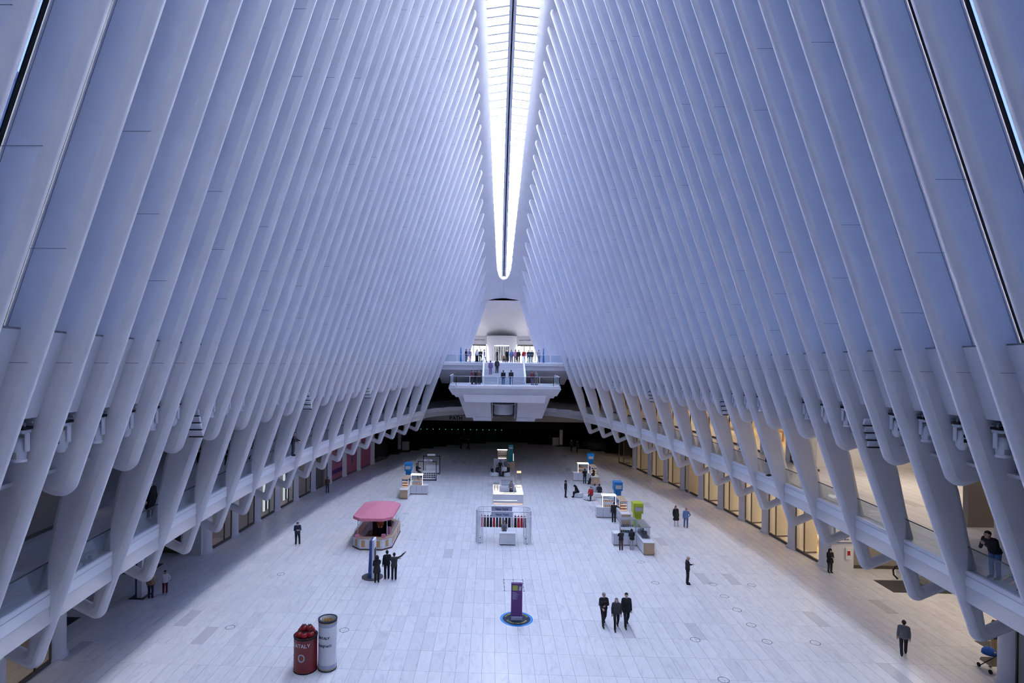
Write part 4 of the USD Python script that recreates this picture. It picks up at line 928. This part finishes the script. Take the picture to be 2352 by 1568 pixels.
obj('base', cyl(.69, 0, .03, 36), 'dark', bt); obj('blue_edge', taper(-.22, .02, -.35, .35, .03, -.12, .02, -.35, .35, 2.46), 'blue', bt); obj('white_face', cbx(.02, .16, -.36, .36, .03, 2.5, .01), 'white', bt); obj('screen', bx(.155, .168, -.26, .26, .9, 1.9), 'black', bt)
def wrapc(mesh, Rr):
    v, f = mesh; v = v.copy(); a = -PI / 2 + v[:, 0] / Rr; rr = Rr + .004 - v[:, 1]
    return np.c_[rr * np.cos(a), rr * np.sin(a), v[:, 2]], f
cr = thing('giant_tomato_can', 'oversized dark red tomato can filled with big tomatoes', 'display can', (-9.92, 26.5, 0))
obj('can', lathe([(.5, 0), (.54, .05), (.53, .09), (.53, 1.5), (.54, 1.56), (.5, 1.6), (.46, 1.5), (0, 1.45)], 36), 'can_red', cr, 40); obj('rim', cat(lathe([(.545, .0), (.545, .06), (.4, .06)], 36, False), lathe([(.535, 1.52), (.55, 1.6), (.47, 1.6)], 36, False)), 'black', cr)
obj('lettering', wrapc(text('EATALY', .16, (-.05, 0, 1.22)), .53), 'cloth_white', cr)
obj('plate_print', wrapc((lambda m_: (np.c_[m_[0][:, 0], np.zeros(len(m_[0])), m_[0][:, 1]], m_[1]))(extrude(Point(0, 0).buffer(1, 8), 0, .002)) if False else text('O', .34, (-.03, 0, .58)), .53), 'lightgrey', cr)
for i, (x, y, z) in enumerate([(-.25, -.2, 1.66), (.02, -.28, 1.66), (.28, -.16, 1.66), (-.1, .05, 1.86), (.16, .05, 1.86), (-.26, .18, 1.66), (.2, .24, 1.66)]):
    obj('tomato', move(lathe([(0, -.17), (.12, -.13), (.17, -.02), (.15, .09), (.06, .14), (0, .12)], 14), (x, y, z)), 'tomato', cr, True)
    obj('stem', move(cat(*[tube([(0, 0, .12), (.07 * math.cos(a), .07 * math.sin(a), .17), (.13 * math.cos(a), .13 * math.sin(a), .15)], (.02, .014, .006), 5) for a in np.arange(5) * 1.256]), (x, y, z)), 'black', cr)
cw = thing('giant_spaghetti_can', 'oversized white spaghetti tin with blue patterned bands', 'display can', (-8.93, 26.62, 0))
obj('can', lathe([(.40, 0), (.42, .1), (.42, 2.25), (.42, 2.3), (.36, 2.3), (.36, 2.05), (0, 2.05)], 36), 'white', cw, 40); obj('rim', cat(lathe([(.43, 2.24), (.44, 2.32), (.36, 2.32)], 36, False), lathe([(.40, 0), (.432, .02), (.432, .07)], 36, False)), 'navy', cw)
obj('band', cat(lathe([(.424, .12), (.426, .3)], 36, False), lathe([(.424, 2.04), (.426, 2.2)], 36, False)), 'signgrey', cw); obj('band_line', cat(lathe([(.426, .08), (.428, .12)], 36, False), lathe([(.426, 2.2), (.428, 2.24)], 36, False)), 'spaghetti_yellow', cw)
obj('lettering', cat(wrapc(text('EATALY', .11, (-.08, 0, 1.52)), .42), wrapc(text('Spaghetti', .12, (-.06, 0, 1.16), bold=False), .42)), 'charcoal', cw); obj('spaghetti', cat(*[cyl(.016, 2.0, 2.2 + .06 * ((i * 7) % 5) / 5, 6, .3 * math.sqrt(i / 70) * math.cos(i * 2.4), .3 * math.sqrt(i / 70) * math.sin(i * 2.4)) for i in range(70)]), 'spaghetti_yellow', cw, kind='stuff')
# ------------------------------------------------------------------ kiosks
pk = thing('pink_kiosk', 'pink canopied cake kiosk with white panelled counter', 'kiosk', (-10.27, 45.0, 0))
def octa(a, b, c): return Polygon([(-a + c, -b), (a - c, -b), (a, -b + c), (a, b - c), (a - c, b), (-a + c, b), (-a, b - c), (-a, -b + c)])
O1 = octa(1.5, 2.6, .65); obj('plinth', extrude(O1, 0, .1), 'brown', pk); obj('counter_wall', extrude(O1.buffer(-.03).difference(O1.buffer(-.45)), .1, .8), 'white', pk); obj('counter_top', extrude(O1.difference(O1.buffer(-.5)), .8, .86), 'woodlight', pk)
pts_ = np.array(O1.exterior.coords)
for p, q in zip(pts_[:-1], pts_[1:]):
    k_ = max(1, int(np.linalg.norm(q - p) / .55)); d_ = (q - p) / np.linalg.norm(q - p); n_ = np.array([d_[1], -d_[0]])
    for i in range(k_):
        c_ = p + (q - p) * (i + .5) / k_; a_, b_ = c_ - d_ * .13, c_ + d_ * .13; o_ = n_ * -.028
        obj('gold_inset', hexa([(*(a_ + o_), .22), (*(b_ + o_), .22), (*(b_ + n_ * -.01), .22), (*(a_ + n_ * -.01), .22), (*(a_ + o_), .7), (*(b_ + o_), .7), (*(b_ + n_ * -.01), .7), (*(a_ + n_ * -.01), .7)]), 'gold', pk)
cps = np.array(octa(1.48, 2.5, .62).exterior.coords)[:-1]
for i in range(8):
    p, q = cps[i], cps[(i + 1) % 8]; e0 = np.array([0, 0, 2.78])
    for u0, u1 in ((0, .5), (.5, 1)):
        a_, b_ = p + (q - p) * u0, p + (q - p) * u1
        v = np.array([e0, (*a_, 2.32), (*b_, 2.32), e0 - (0, 0, .03), (*a_, 2.29), (*b_, 2.29)]); obj('canopy_panel', (v, np.array([(0, 1, 2), (3, 5, 4), (1, 4, 5), (1, 5, 2)])), 'pink', pk)
    obj('valance', bar((*p, 2.21), (*q, 2.21), .03, .2), 'pink', pk)
for x, y in ((-1.1, -2.0), (1.1, -2.0), (-1.1, 2.0), (1.1, 2.0)): obj('post', cyl(.03, .86, 2.4, 10, x, y), 'white', pk)
for sx in (-1, 1): obj('glass_screen', bx(sx * 1.4 - .01, sx * 1.4 + .01, -1.8, 1.8, .86, 1.25), 'rail_glass', pk)
obj('cake_box', cat(cbx(-1.2, -.9, -2.4, -2.2, .86, 1.1), cbx(.75, 1.05, -2.4, -2.2, .86, 1.12), cbx(1.0, 1.25, -1.5, -1.3, .86, 1.4)), 'pinkcloth', pk); obj('oven', cbx(-.5, .9, .5, 1.1, .0, 1.2), 'black', pk)
nk = thing('clothes_kiosk', 'white rail framed clothes kiosk with two NEW YORK boards', 'kiosk', (-.42, 45.15, 0))
rr_ = np.array(sbox(-1.63, -.25, 1.63, .25).buffer(.5, 6).exterior.coords)[:-1]
for z in (2.5, 2.07): obj('ring_rail', tube(np.c_[rr_, np.full(len(rr_), z)], .035, 8, True), 'white', nk)
for i, (x, y) in enumerate([p for p in rr_ if abs(p[0]) > 1.7] + [(-1.6, -.75), (1.6, -.75), (-1.6, .75), (1.6, .75)]): obj('bar', cyl(.022, .06, 2.5, 8, x, y), 'white', nk)
obj('foot_rail', cat(*[tube([p + (0,) if False else (p[0], p[1], .1) for p in rr_ if sx * p[0] > 1.62], .035) for sx in (-1, 1)]), 'white', nk); obj('caster', cat(*[move(cyl(.05, 0, .06, 10), (x, y, 0)) for x in (-1.8, 1.8) for y in (-.6, .6)]), 'black', nk)
for y in (-.76, .76):
    sb = obj('sign_board', bx(-.95, .7, y - .02, y + .02, 2.1, 2.47), 'signgrey', nk); obj('lettering', text('New York', .16, (-.12, y - .021, 2.2)), 'navy', nk)
obj('counter', cbx(-.32, .9, -1.0, -.55, .06, .92), 'white', nk); obj('counter_kick', bx(-.3, .88, -.98, -.57, 0, .06), 'black', nk); obj('counter_label', bx(-.3, .88, -1.006, -1.0, .76, .9), 'cloth_white', nk)
for i, cl in enumerate(['pinkcloth', 'brown', 'black', 'black', 'redcloth', 'charcoal', 'brown', 'grey', 'black', 'black', 'cloth_white', 'black', 'redcloth', 'redcloth', 'charcoal']):
    x = -1.7 + i * .24; g = thing('hanging_garment', f'{cl.replace("cloth_", "").replace("cloth", "")} garment hanging in the clothes kiosk, place {i + 1} from its left end', 'garment', (-.42 + x, 45.4, 1.05), 0, 'garments in the clothes kiosk')
    obj('body', hull([(-.1, -.2, 0), (.1, -.2, 0), (-.1, .2, 0), (.1, .2, 0), (-.08, -.22, .75), (.08, -.22, .75), (-.08, .22, .75), (.08, .22, .75), (0, -.05, .9), (0, .05, .9)]), cl, g); obj('hanger', tube([(0, 0, .88), (0, 0, 1.02)], .012, 6), 'steel', g)
wk_ = thing('glass_counter_kiosk', 'glowing white jewellery kiosk with glass cases and gold framed tower', 'kiosk', (.23, 56.05, 0))
obj('base', cat(cbx(-1.42, 1.45, 0, .7, .0, .95), cbx(-1.42, -.85, .7, 3.9, 0, .95), cbx(.9, 1.45, .7, 3.9, 0, .95), cbx(-.85, .9, 3.4, 3.9, 0, .95)), 'white', wk_); obj('light_line', cat(bx(-1.42, .9, -.012, 0, .34, .38), bx(-1.45, 1.48, -.02, .7, .95, .99), bx(-1.45, -.82, .7, 3.9, .95, .99), bx(.87, 1.48, .7, 3.9, .95, .99)), 'led', wk_)
obj('glow_foot', bx(-1.4, 1.43, -.02, -.005, .02, .06), 'led_warm', wk_); obj('glass_case', cat(bx(-1.4, -.85, 1.2, 3.8, 1.0, 1.25), bx(-.6, .6, 3.4, 3.9, 1.0, 1.5), bx(-.5, .8, .05, .5, 1.0, 1.15)), 'rail_glass', wk_); obj('jewellery', cat(*[cyl(.03, .99, 1.1, 6, -1.3 + .3 * (i % 2), 1.3 + .2 * (i // 2)) for i in range(20)], *[cyl(.03, .99, 1.06, 6, -.4 + .13 * i, .25) for i in range(9)]), 'gold', wk_, kind='stuff')
obj('tower', cat(*[bx(x - .02, x + .02, 2.78, 2.82, 1.0, 2.7) for x in (.93, 1.4)], *[bx(.91, 1.42, 2.78, 2.82, z - .02, z + .02) for z in (1.0, 2.4, 2.7)]), 'gold', wk_); obj('lit_head', bx(.95, 1.38, 2.79, 2.81, 2.45, 2.65), 'led_warm', wk_); obj('tower_glass', bx(.95, 1.38, 2.8, 3.1, 1.0, 2.4), 'rail_glass', wk_)
def module(label, x0, y0, mir, tower, lit, th=2.9, ft=1.75):
    """L-shaped market kiosk: front counter, wooden ended long counter, lit cases and a coloured sign tower."""
    t = thing('market_kiosk', label, 'kiosk', (x0, y0, 0)); g = lambda a, b: (a, b) if not mir else (-b, -a)
    B = lambda a, b, c, d, e, f_: bx(*g(a, b), c, d, e, f_)
    obj('front_counter', cat(B(0, ft, 0, .75, .1, .9)), 'panel', t); obj('front_kick', B(.03, ft, .03, .72, 0, .1), 'taupe', t)
    for q in (.33, .66): obj('cabinet_joint', B(ft * q - .008, ft * q + .008, -.006, 0, .14, .86), 'joint', t)
    obj('side_counter', B(ft + .02, ft + .8, -1.95, 2.2, .1, .9), 'panel', t); obj('wood_end', B(ft + .02, ft + .8, -2.0, -1.95, .1, .9), 'woodlight', t); obj('side_kick', B(ft + .05, ft + .78, -1.97, 2.2, 0, .1), 'taupe', t); obj('worktop', cat(B(-.02, ft, -.02, .77, .9, .94), B(ft, ft + .82, -2.02, 2.22, .9, .94)), 'white', t)
    obj('display_case', cat(B(.55, ft - .05, .1, .65, .94, 1.95)), 'rail_glass', t); obj('case_frame', cat(B(.52, .56, .08, .12, .94, 2.0), B(ft - .06, ft - .02, .08, .12, .94, 2.0), B(.5, ft, .05, .68, 1.95, 2.03)), 'led' if lit else 'steel', t)
    obj('shelf_light', cat(B(.6, ft - .1, .55, .6, 1.3, 1.34), B(.6, ft - .1, .55, .6, .96, 1.0)), 'led_warm' if lit else 'white', t); obj('side_case', B(ft + .12, ft + .72, -1.1, .9, .94, 1.75), 'rail_glass', t); obj('side_case_top', B(ft + .08, ft + .76, -1.1, .9, 1.75, 1.8), 'woodlight' if lit else 'steel', t)
    if lit: obj('side_shelf_light', cat(*[B(ft + .14, ft + .7, -1.08, -1.04, z, z + .04) for z in (1.0, 1.25, 1.5)]), 'led_warm', t)
    rg = random.Random(label); obj('goods', cat(*[bx(*g(a, a + .1), .3, .42, z, z + .15) for a in np.arange(.65, ft - .2, .16) for z in (.96, 1.36)], *[bx(*g(ft + .2 + .17 * (i % 3), ft + .3 + .17 * (i % 3)), -.9 + .3 * (i // 3), -.75 + .3 * (i // 3), .95, 1.1 + .3 * rg.random()) for i in range(15)]), 'goods' if lit else 'grey', t)
    obj('sign_tower', cat(taper(*g(ft + .2, ft + .75), 1.7, 2.1, .94, *g(ft + .2, ft + .75), 1.5, 2.1, 2.1), taper(*g(ft + .1, ft + .85), 1.4, 2.2, 2.1, *g(ft + .1, ft + .85), 1.35, 2.2, th)), tower, t); obj('sign_plate', B(ft + .2, ft + .75, 1.33, 1.36, 2.3, 2.62), 'lightgrey', t)
    return t
module('unlit market kiosk with a lime green sign tower', 8.0, 44.6, False, 'lime', False); module('warm lit market kiosk with a blue sign tower, behind the lime one', 8.03, 52.0, False, 'kiosk_blue', True)
module('market kiosk with a white lit frame and blue tower, farthest on the right', 8.0, 66.65, False, 'kiosk_blue', True); module('market kiosk with a blue tower on the left, wooden end toward the viewer', -7.95, 59.15, True, 'kiosk_blue', True)
tk = thing('teal_kiosk', 'small far kiosk with a teal sign tower and wooden box', 'kiosk', (1.06, 72.5, 0))
obj('wood_box', cbx(-.39, .39, -.35, .45, 0, .9), 'woodlight', tk); obj('sign_tower', cbx(-.35, .25, .5, .9, 0, 3.0), 'teal', tk); obj('sign_plate', bx(-.3, .2, .49, .5, 2.5, 2.75), 'lightgrey', tk); obj('light_strip', bx(.26, .32, .5, .56, 1.0, 1.9), 'led', tk)
obj('cabinet', cbx(-2.2, -.5, 1.6, 2.2, 0, 1.0), 'panel', tk); obj('shelf_unit', cat(bx(-1.7, -.5, 2.1, 2.2, 1.0, 2.1), bx(-1.7, -.5, 1.7, 2.1, 1.5, 1.54)), 'taupe', tk); obj('shelf_lamp', cat(bx(-1.75, -.45, 1.65, 2.2, 2.1, 2.17), bx(-1.6, -.6, 1.9, 2.0, 1.02, 1.08)), 'led', tk)
zk = thing('phone_case_kiosk', 'phone case kiosk in black frames with a ZAGG sign', 'kiosk', (-8.5, 65.5, 0))
for y, x0, x1 in ((0, -1.3, .85), (3.5, -1.1, .95)):
    obj('black_frame', cat(bx(x0, x0 + .07, y, y + .07, 0, 2.2), bx(x1 - .07, x1, y, y + .07, 0, 2.2), bx(x0, x1, y, y + .07, 2.13, 2.2)), 'black', zk); obj('sign', bx(-.6, .35, y - .01, y + .06, 2.2, 2.42), 'white', zk)
    obj('counter', cbx(-.75, .82, y + .08, y + .75, .12, 1.0), 'white', zk); obj('counter_kick', bx(-.72, .8, y + .1, y + .72, 0, .12), 'black', zk)
obj('lettering', text('ZAGG', .13, (-.12, -.012, 2.25)), 'navy', zk); obj('goods', cat(*[bx(-.65 + .2 * i, -.52 + .2 * i, .07, .1, .3 + .22 * j, .45 + .22 * j) for i in range(7) for j in range(3)]), 'charcoal', zk)
for lab, x, y, a, b in (('white stool under the hooded person', 7.55, 59.35, .4, .35), ('large round white stool under the person in red', 8.45, 58.4, .65, .45), ('white stool under the two people with their backs turned', 9.45, 59.5, .6, .4), ('left white bench at the far kiosk', -1.05, 68.7, .55, .4), ('right white bench at the far kiosk', .38, 68.7, .48, .4)):
    q = thing('white_stool', lab, 'seat', (x, y, 0)); v, f = lathe([(.9, .02), (1, .06), (1, .38), (.92, .45), (0, .46)], 24); obj('seat', (v * (a, b, 1), f), 'white', q, 40); v, f = lathe([(.88, 0), (.88, .03)], 24); obj('foot', (v * (a, b, 1), f), 'dark', q)
# ------------------------------------------------------------------ wall signs, mats, escalator, far end
for s, nm in SIDES:
    y0 = YN(18.95) - .2; dr = thing('directory_sign', f'white wall directory with blue edge on the {nm} pier', 'sign', (22.85 * s, y0 - .03, 0))
    obj('board', bx(-.6, .6, -.04, .06, 1.95, 4.1), 'white', dr); obj('edge', cat(bx(-.6, .64, -.02, .08, 1.9, 1.96), bx(.6, .65, -.02, .08, 1.9, 4.1)), 'blue', dr)
    obj('lettering', cat(*[text(w_, .11, (-.15, -.045, z)) for w_, z in (('One World Trade', 3.6), ('One Wo', 3.4), ('PATH', 2.75), ('Subway', 2.5), ('Restrooms', 2.3), ('Center Blvd', 2.1))], bar((-.45, -.045, 3.9), (-.1, -.045, 3.9), .02, .02), bar((-.45, -.045, 3.9), (-.33, -.045, 4.0), .02, .02), bar((-.45, -.045, 3.9), (-.33, -.045, 3.8), .02, .02)), 'navy', dr)
    fe = thing('fire_cabinet', f'white fire cabinet with a red mark on the {nm} pier', 'cabinet', (23.15 * s, y0 - .02, 0)); obj('door', bx(-.2, .2, -.02, .06, .75, 1.55), 'white', fe); obj('red_mark', bx(-.1, .1, -.03, -.02, 1.05, 1.35), 'red', fe)
    obj('floor_mat', extrude(Polygon([(23.78 * s, 38.9), (23.78 * s, 36.93), (27.6 * s, 36.93), (30 * s, 38.9)]), 0, .006), 'dark', None, label=f'dark mat before the escalator on the {nm}', cat='mat'); obj('floor_mat', bx(min(23.78 * s, 30 * s), max(23.78 * s, 30 * s), 29.1, 30.9, 0, .006), 'dark', None, label=f'dark mat behind the nearest strut on the {nm}', cat='mat')
    es = thing('escalator', f'escalator with black looped handrails in the {nm} recess', 'escalator', (25.0 * s, 38.3, 0), 0)
    for y in (-.5, .5): obj('handrail', tube([(s * q, y, z) for q, z in ((.3, .15), (.05, .4), (0, .7), (.15, .95), (.5, 1.02), (1.5, 1.02), (6, 3.6))], .05), 'black', es); obj('balustrade', fix(hexa([(s * .2, y - .02, .1), (s * 6, y - .02, 2.6), (s * 6, y + .02, 2.6), (s * .2, y + .02, .1), (s * .2, y - .02, .95), (s * 6, y - .02, 3.5), (s * 6, y + .02, 3.5), (s * .2, y + .02, .95)])), 'rail_glass', es)
    obj('steps', cat(*[bx(min(s * (1.2 + .4 * i), s * (1.6 + .4 * i)), max(s * (1.2 + .4 * i), s * (1.6 + .4 * i)), -.45, .45, 0, .2 * (i + 1)) for i in range(12)]), 'steel', es)
for k, (x, y) in enumerate(((24.6, 46), (24.8, 53), (24.4, 60), (24.0, 67))):
    for z, nm in ((.012, 'lower'), (7.09, 'upper')):
        w_ = thing('shop_table', f'wooden display table in the {nm} right shop, number {k + 1} from the near end by distance {y} m', 'table', (x - (1.0 if z > 1 else 0), y, z)); obj('tabletop', cbx(-.6, .6, -1.2, 1.2, .82, .9), 'wood', w_)
        for a in (-.5, .5):
            for b in (-1.1, 1.1): obj('leg', bx(a - .05, a + .05, b - .05, b + .05, 0, .82), 'wood', w_)
ol = thing('pendant_lamp', 'glowing orange globe lamp in the right shops', 'lamp', (22.3, 54.8, 4.6)); obj('globe', move(lathe([(0, -.4), (.35, -.3), (.45, 0), (.35, .3), (0, .4)], 16)), 'orange_lamp', ol, True); obj('cord', cyl(.02, .4, 1.3, 6), 'black', ol)
for k, y in enumerate((50.6, 54.4)):
    ps = thing('light_box', f'backlit white poster with a dark figure in the left shopfront, {["near", "far"][k]} one', 'poster', (-21.4 + .4 * k, y, 0)); obj('panel', bx(-.05, .05, -.5, .5, .5, 3.9), 'poster_light', ps); obj('dark_print', hull([(.055, -.2, .5), (.055, .25, .5), (.06, -.2, 3.0), (.06, .2, 3.2), (.06, .05, 3.5), (.055, 0, .5)]), 'charcoal', ps)
obj('path_sign', text('PATH', .55, (-7.0, 89.58, 4.1)), 'navy', None, label='dark PATH lettering on the beam left of the pier', cat='sign')
obj('street_sign', text('Greenwich Street', .16, (-3.6, 90.98, 16.5)), 'navy', None, label='Greenwich Street lettering over the left deck door', cat='sign'); obj('street_sign', text('Greenwich Street', .16, (3.6, 90.98, 16.5)), 'navy', None, label='Greenwich Street lettering over the right deck door', cat='sign')
for x, lab in ((-5.55, 'slim blue blade sign at the left end of the deck'), (5.2, 'pointed blue blade sign at the right end of the deck')):
    q = thing('blade_sign', lab, 'sign', (x, 75.4, 13.315)); obj('blade', taper(-.13, .13, -.1, .1, 0, -.04, .04, -.05, .05, 1.95), 'kiosk_blue', q)
for i in range(14):
    q = thing('fare_gate', f'dark fare gate with a green light, gate {i + 1} from the left in the concourse', 'gate', (-14 + i * 1.1, 103, 0), 0, 'fare gates'); obj('cabinet', cbx(-.15, .15, -.9, .9, 0, 1.05), 'dark', q); obj('light', bx(-.06, .06, -.92, -.9, .85, .95), 'green_led', q)
for lab, x, y in (('pale stone planter right of the concourse arc', 8.7, 92.2), ('pale stone planter left of the concourse arc', -14.2, 85.6)):
    q = thing('planter', lab, 'planter', (x, y, 0)); obj('body', cbx(-.5, .5, -.4, .4, 0, 1.1, .06), 'soffit', q); obj('cap', cbx(-.55, .55, -.45, .45, 1.1, 1.2, .03), 'white', q)
    q = thing('post_sign', 'white upright sign beside the ' + lab, 'sign', (x + (.9 if x > 0 else -.95), y + .1, 0)); obj('panel', cbx(-.25, .25, -.06, .06, .05, 2.4, .02), 'white', q); obj('foot', bx(-.35, .35, -.2, .2, 0, .05), 'dark', q)
bo = thing('information_booth', 'dark curved information desk at the far right', 'desk', (14.6, 90, 0)); obj('desk', lathe([(1.7, 0), (1.9, .1), (1.9, 1.05), (2.0, 1.1), (1.4, 1.1), (1.4, 0)], 24), 'dark', bo)
gs = thing('guide_post', 'white and blue guide sign by the left pillar', 'sign', (-22.18, 33.7, 0)); obj('panel', cbx(-.05, .25, -.3, .3, .03, 2.5, .01), 'white', gs); obj('blue_edge', bx(-.15, -.05, -.3, .3, .03, 2.5), 'blue', gs); obj('foot', bx(-.45, .45, -.45, .45, 0, .03), 'dark', gs)
sr = thing('stroller', 'blue and beige stroller at the lower right corner', 'stroller', (22.2, 28.0, 0)); obj('seat', hull([(-.25, -.3, .35), (.25, -.3, .35), (-.25, .35, .35), (.25, .35, .35), (-.22, -.3, .8), (.22, -.3, .8), (-.22, .3, .5), (.22, .3, .5)]), 'khaki', sr); obj('hood', move(lathe([(.3, 0), (.28, .15), (.18, .28), (0, .33)], 14), (0, .1, .75)), 'bluecloth', sr, True); obj('frame', cat(tube([(-.25, .3, .1), (-.25, -.2, .6), (-.25, -.6, 1.0), (.25, -.6, 1.0), (.25, -.2, .6), (.25, .3, .1)], .02)), 'black', sr)
for x in (-.27, .27):
    for y in (-.3, .35): obj('wheel', move(cyl(.1, -.02, .02, 12), (x, y, .1), ry=PI / 2), 'black', sr)
gt = thing('office_tower', 'pale blue glass tower seen through the left of the skylight', 'building', (-38, 210, 0)); obj('block', cbx(-60, 42.4, 0, 40, 0, 112, .5), 'tower_glass', gt)
for i in range(7):
    for j in range(40): obj('window', bx(41.2 - i * 2.6 - 1.5, 41.2 - i * 2.6, -.25, .05, 48 + j * 1.6, 49.1 + j * 1.6), 'tower_pane', gt)
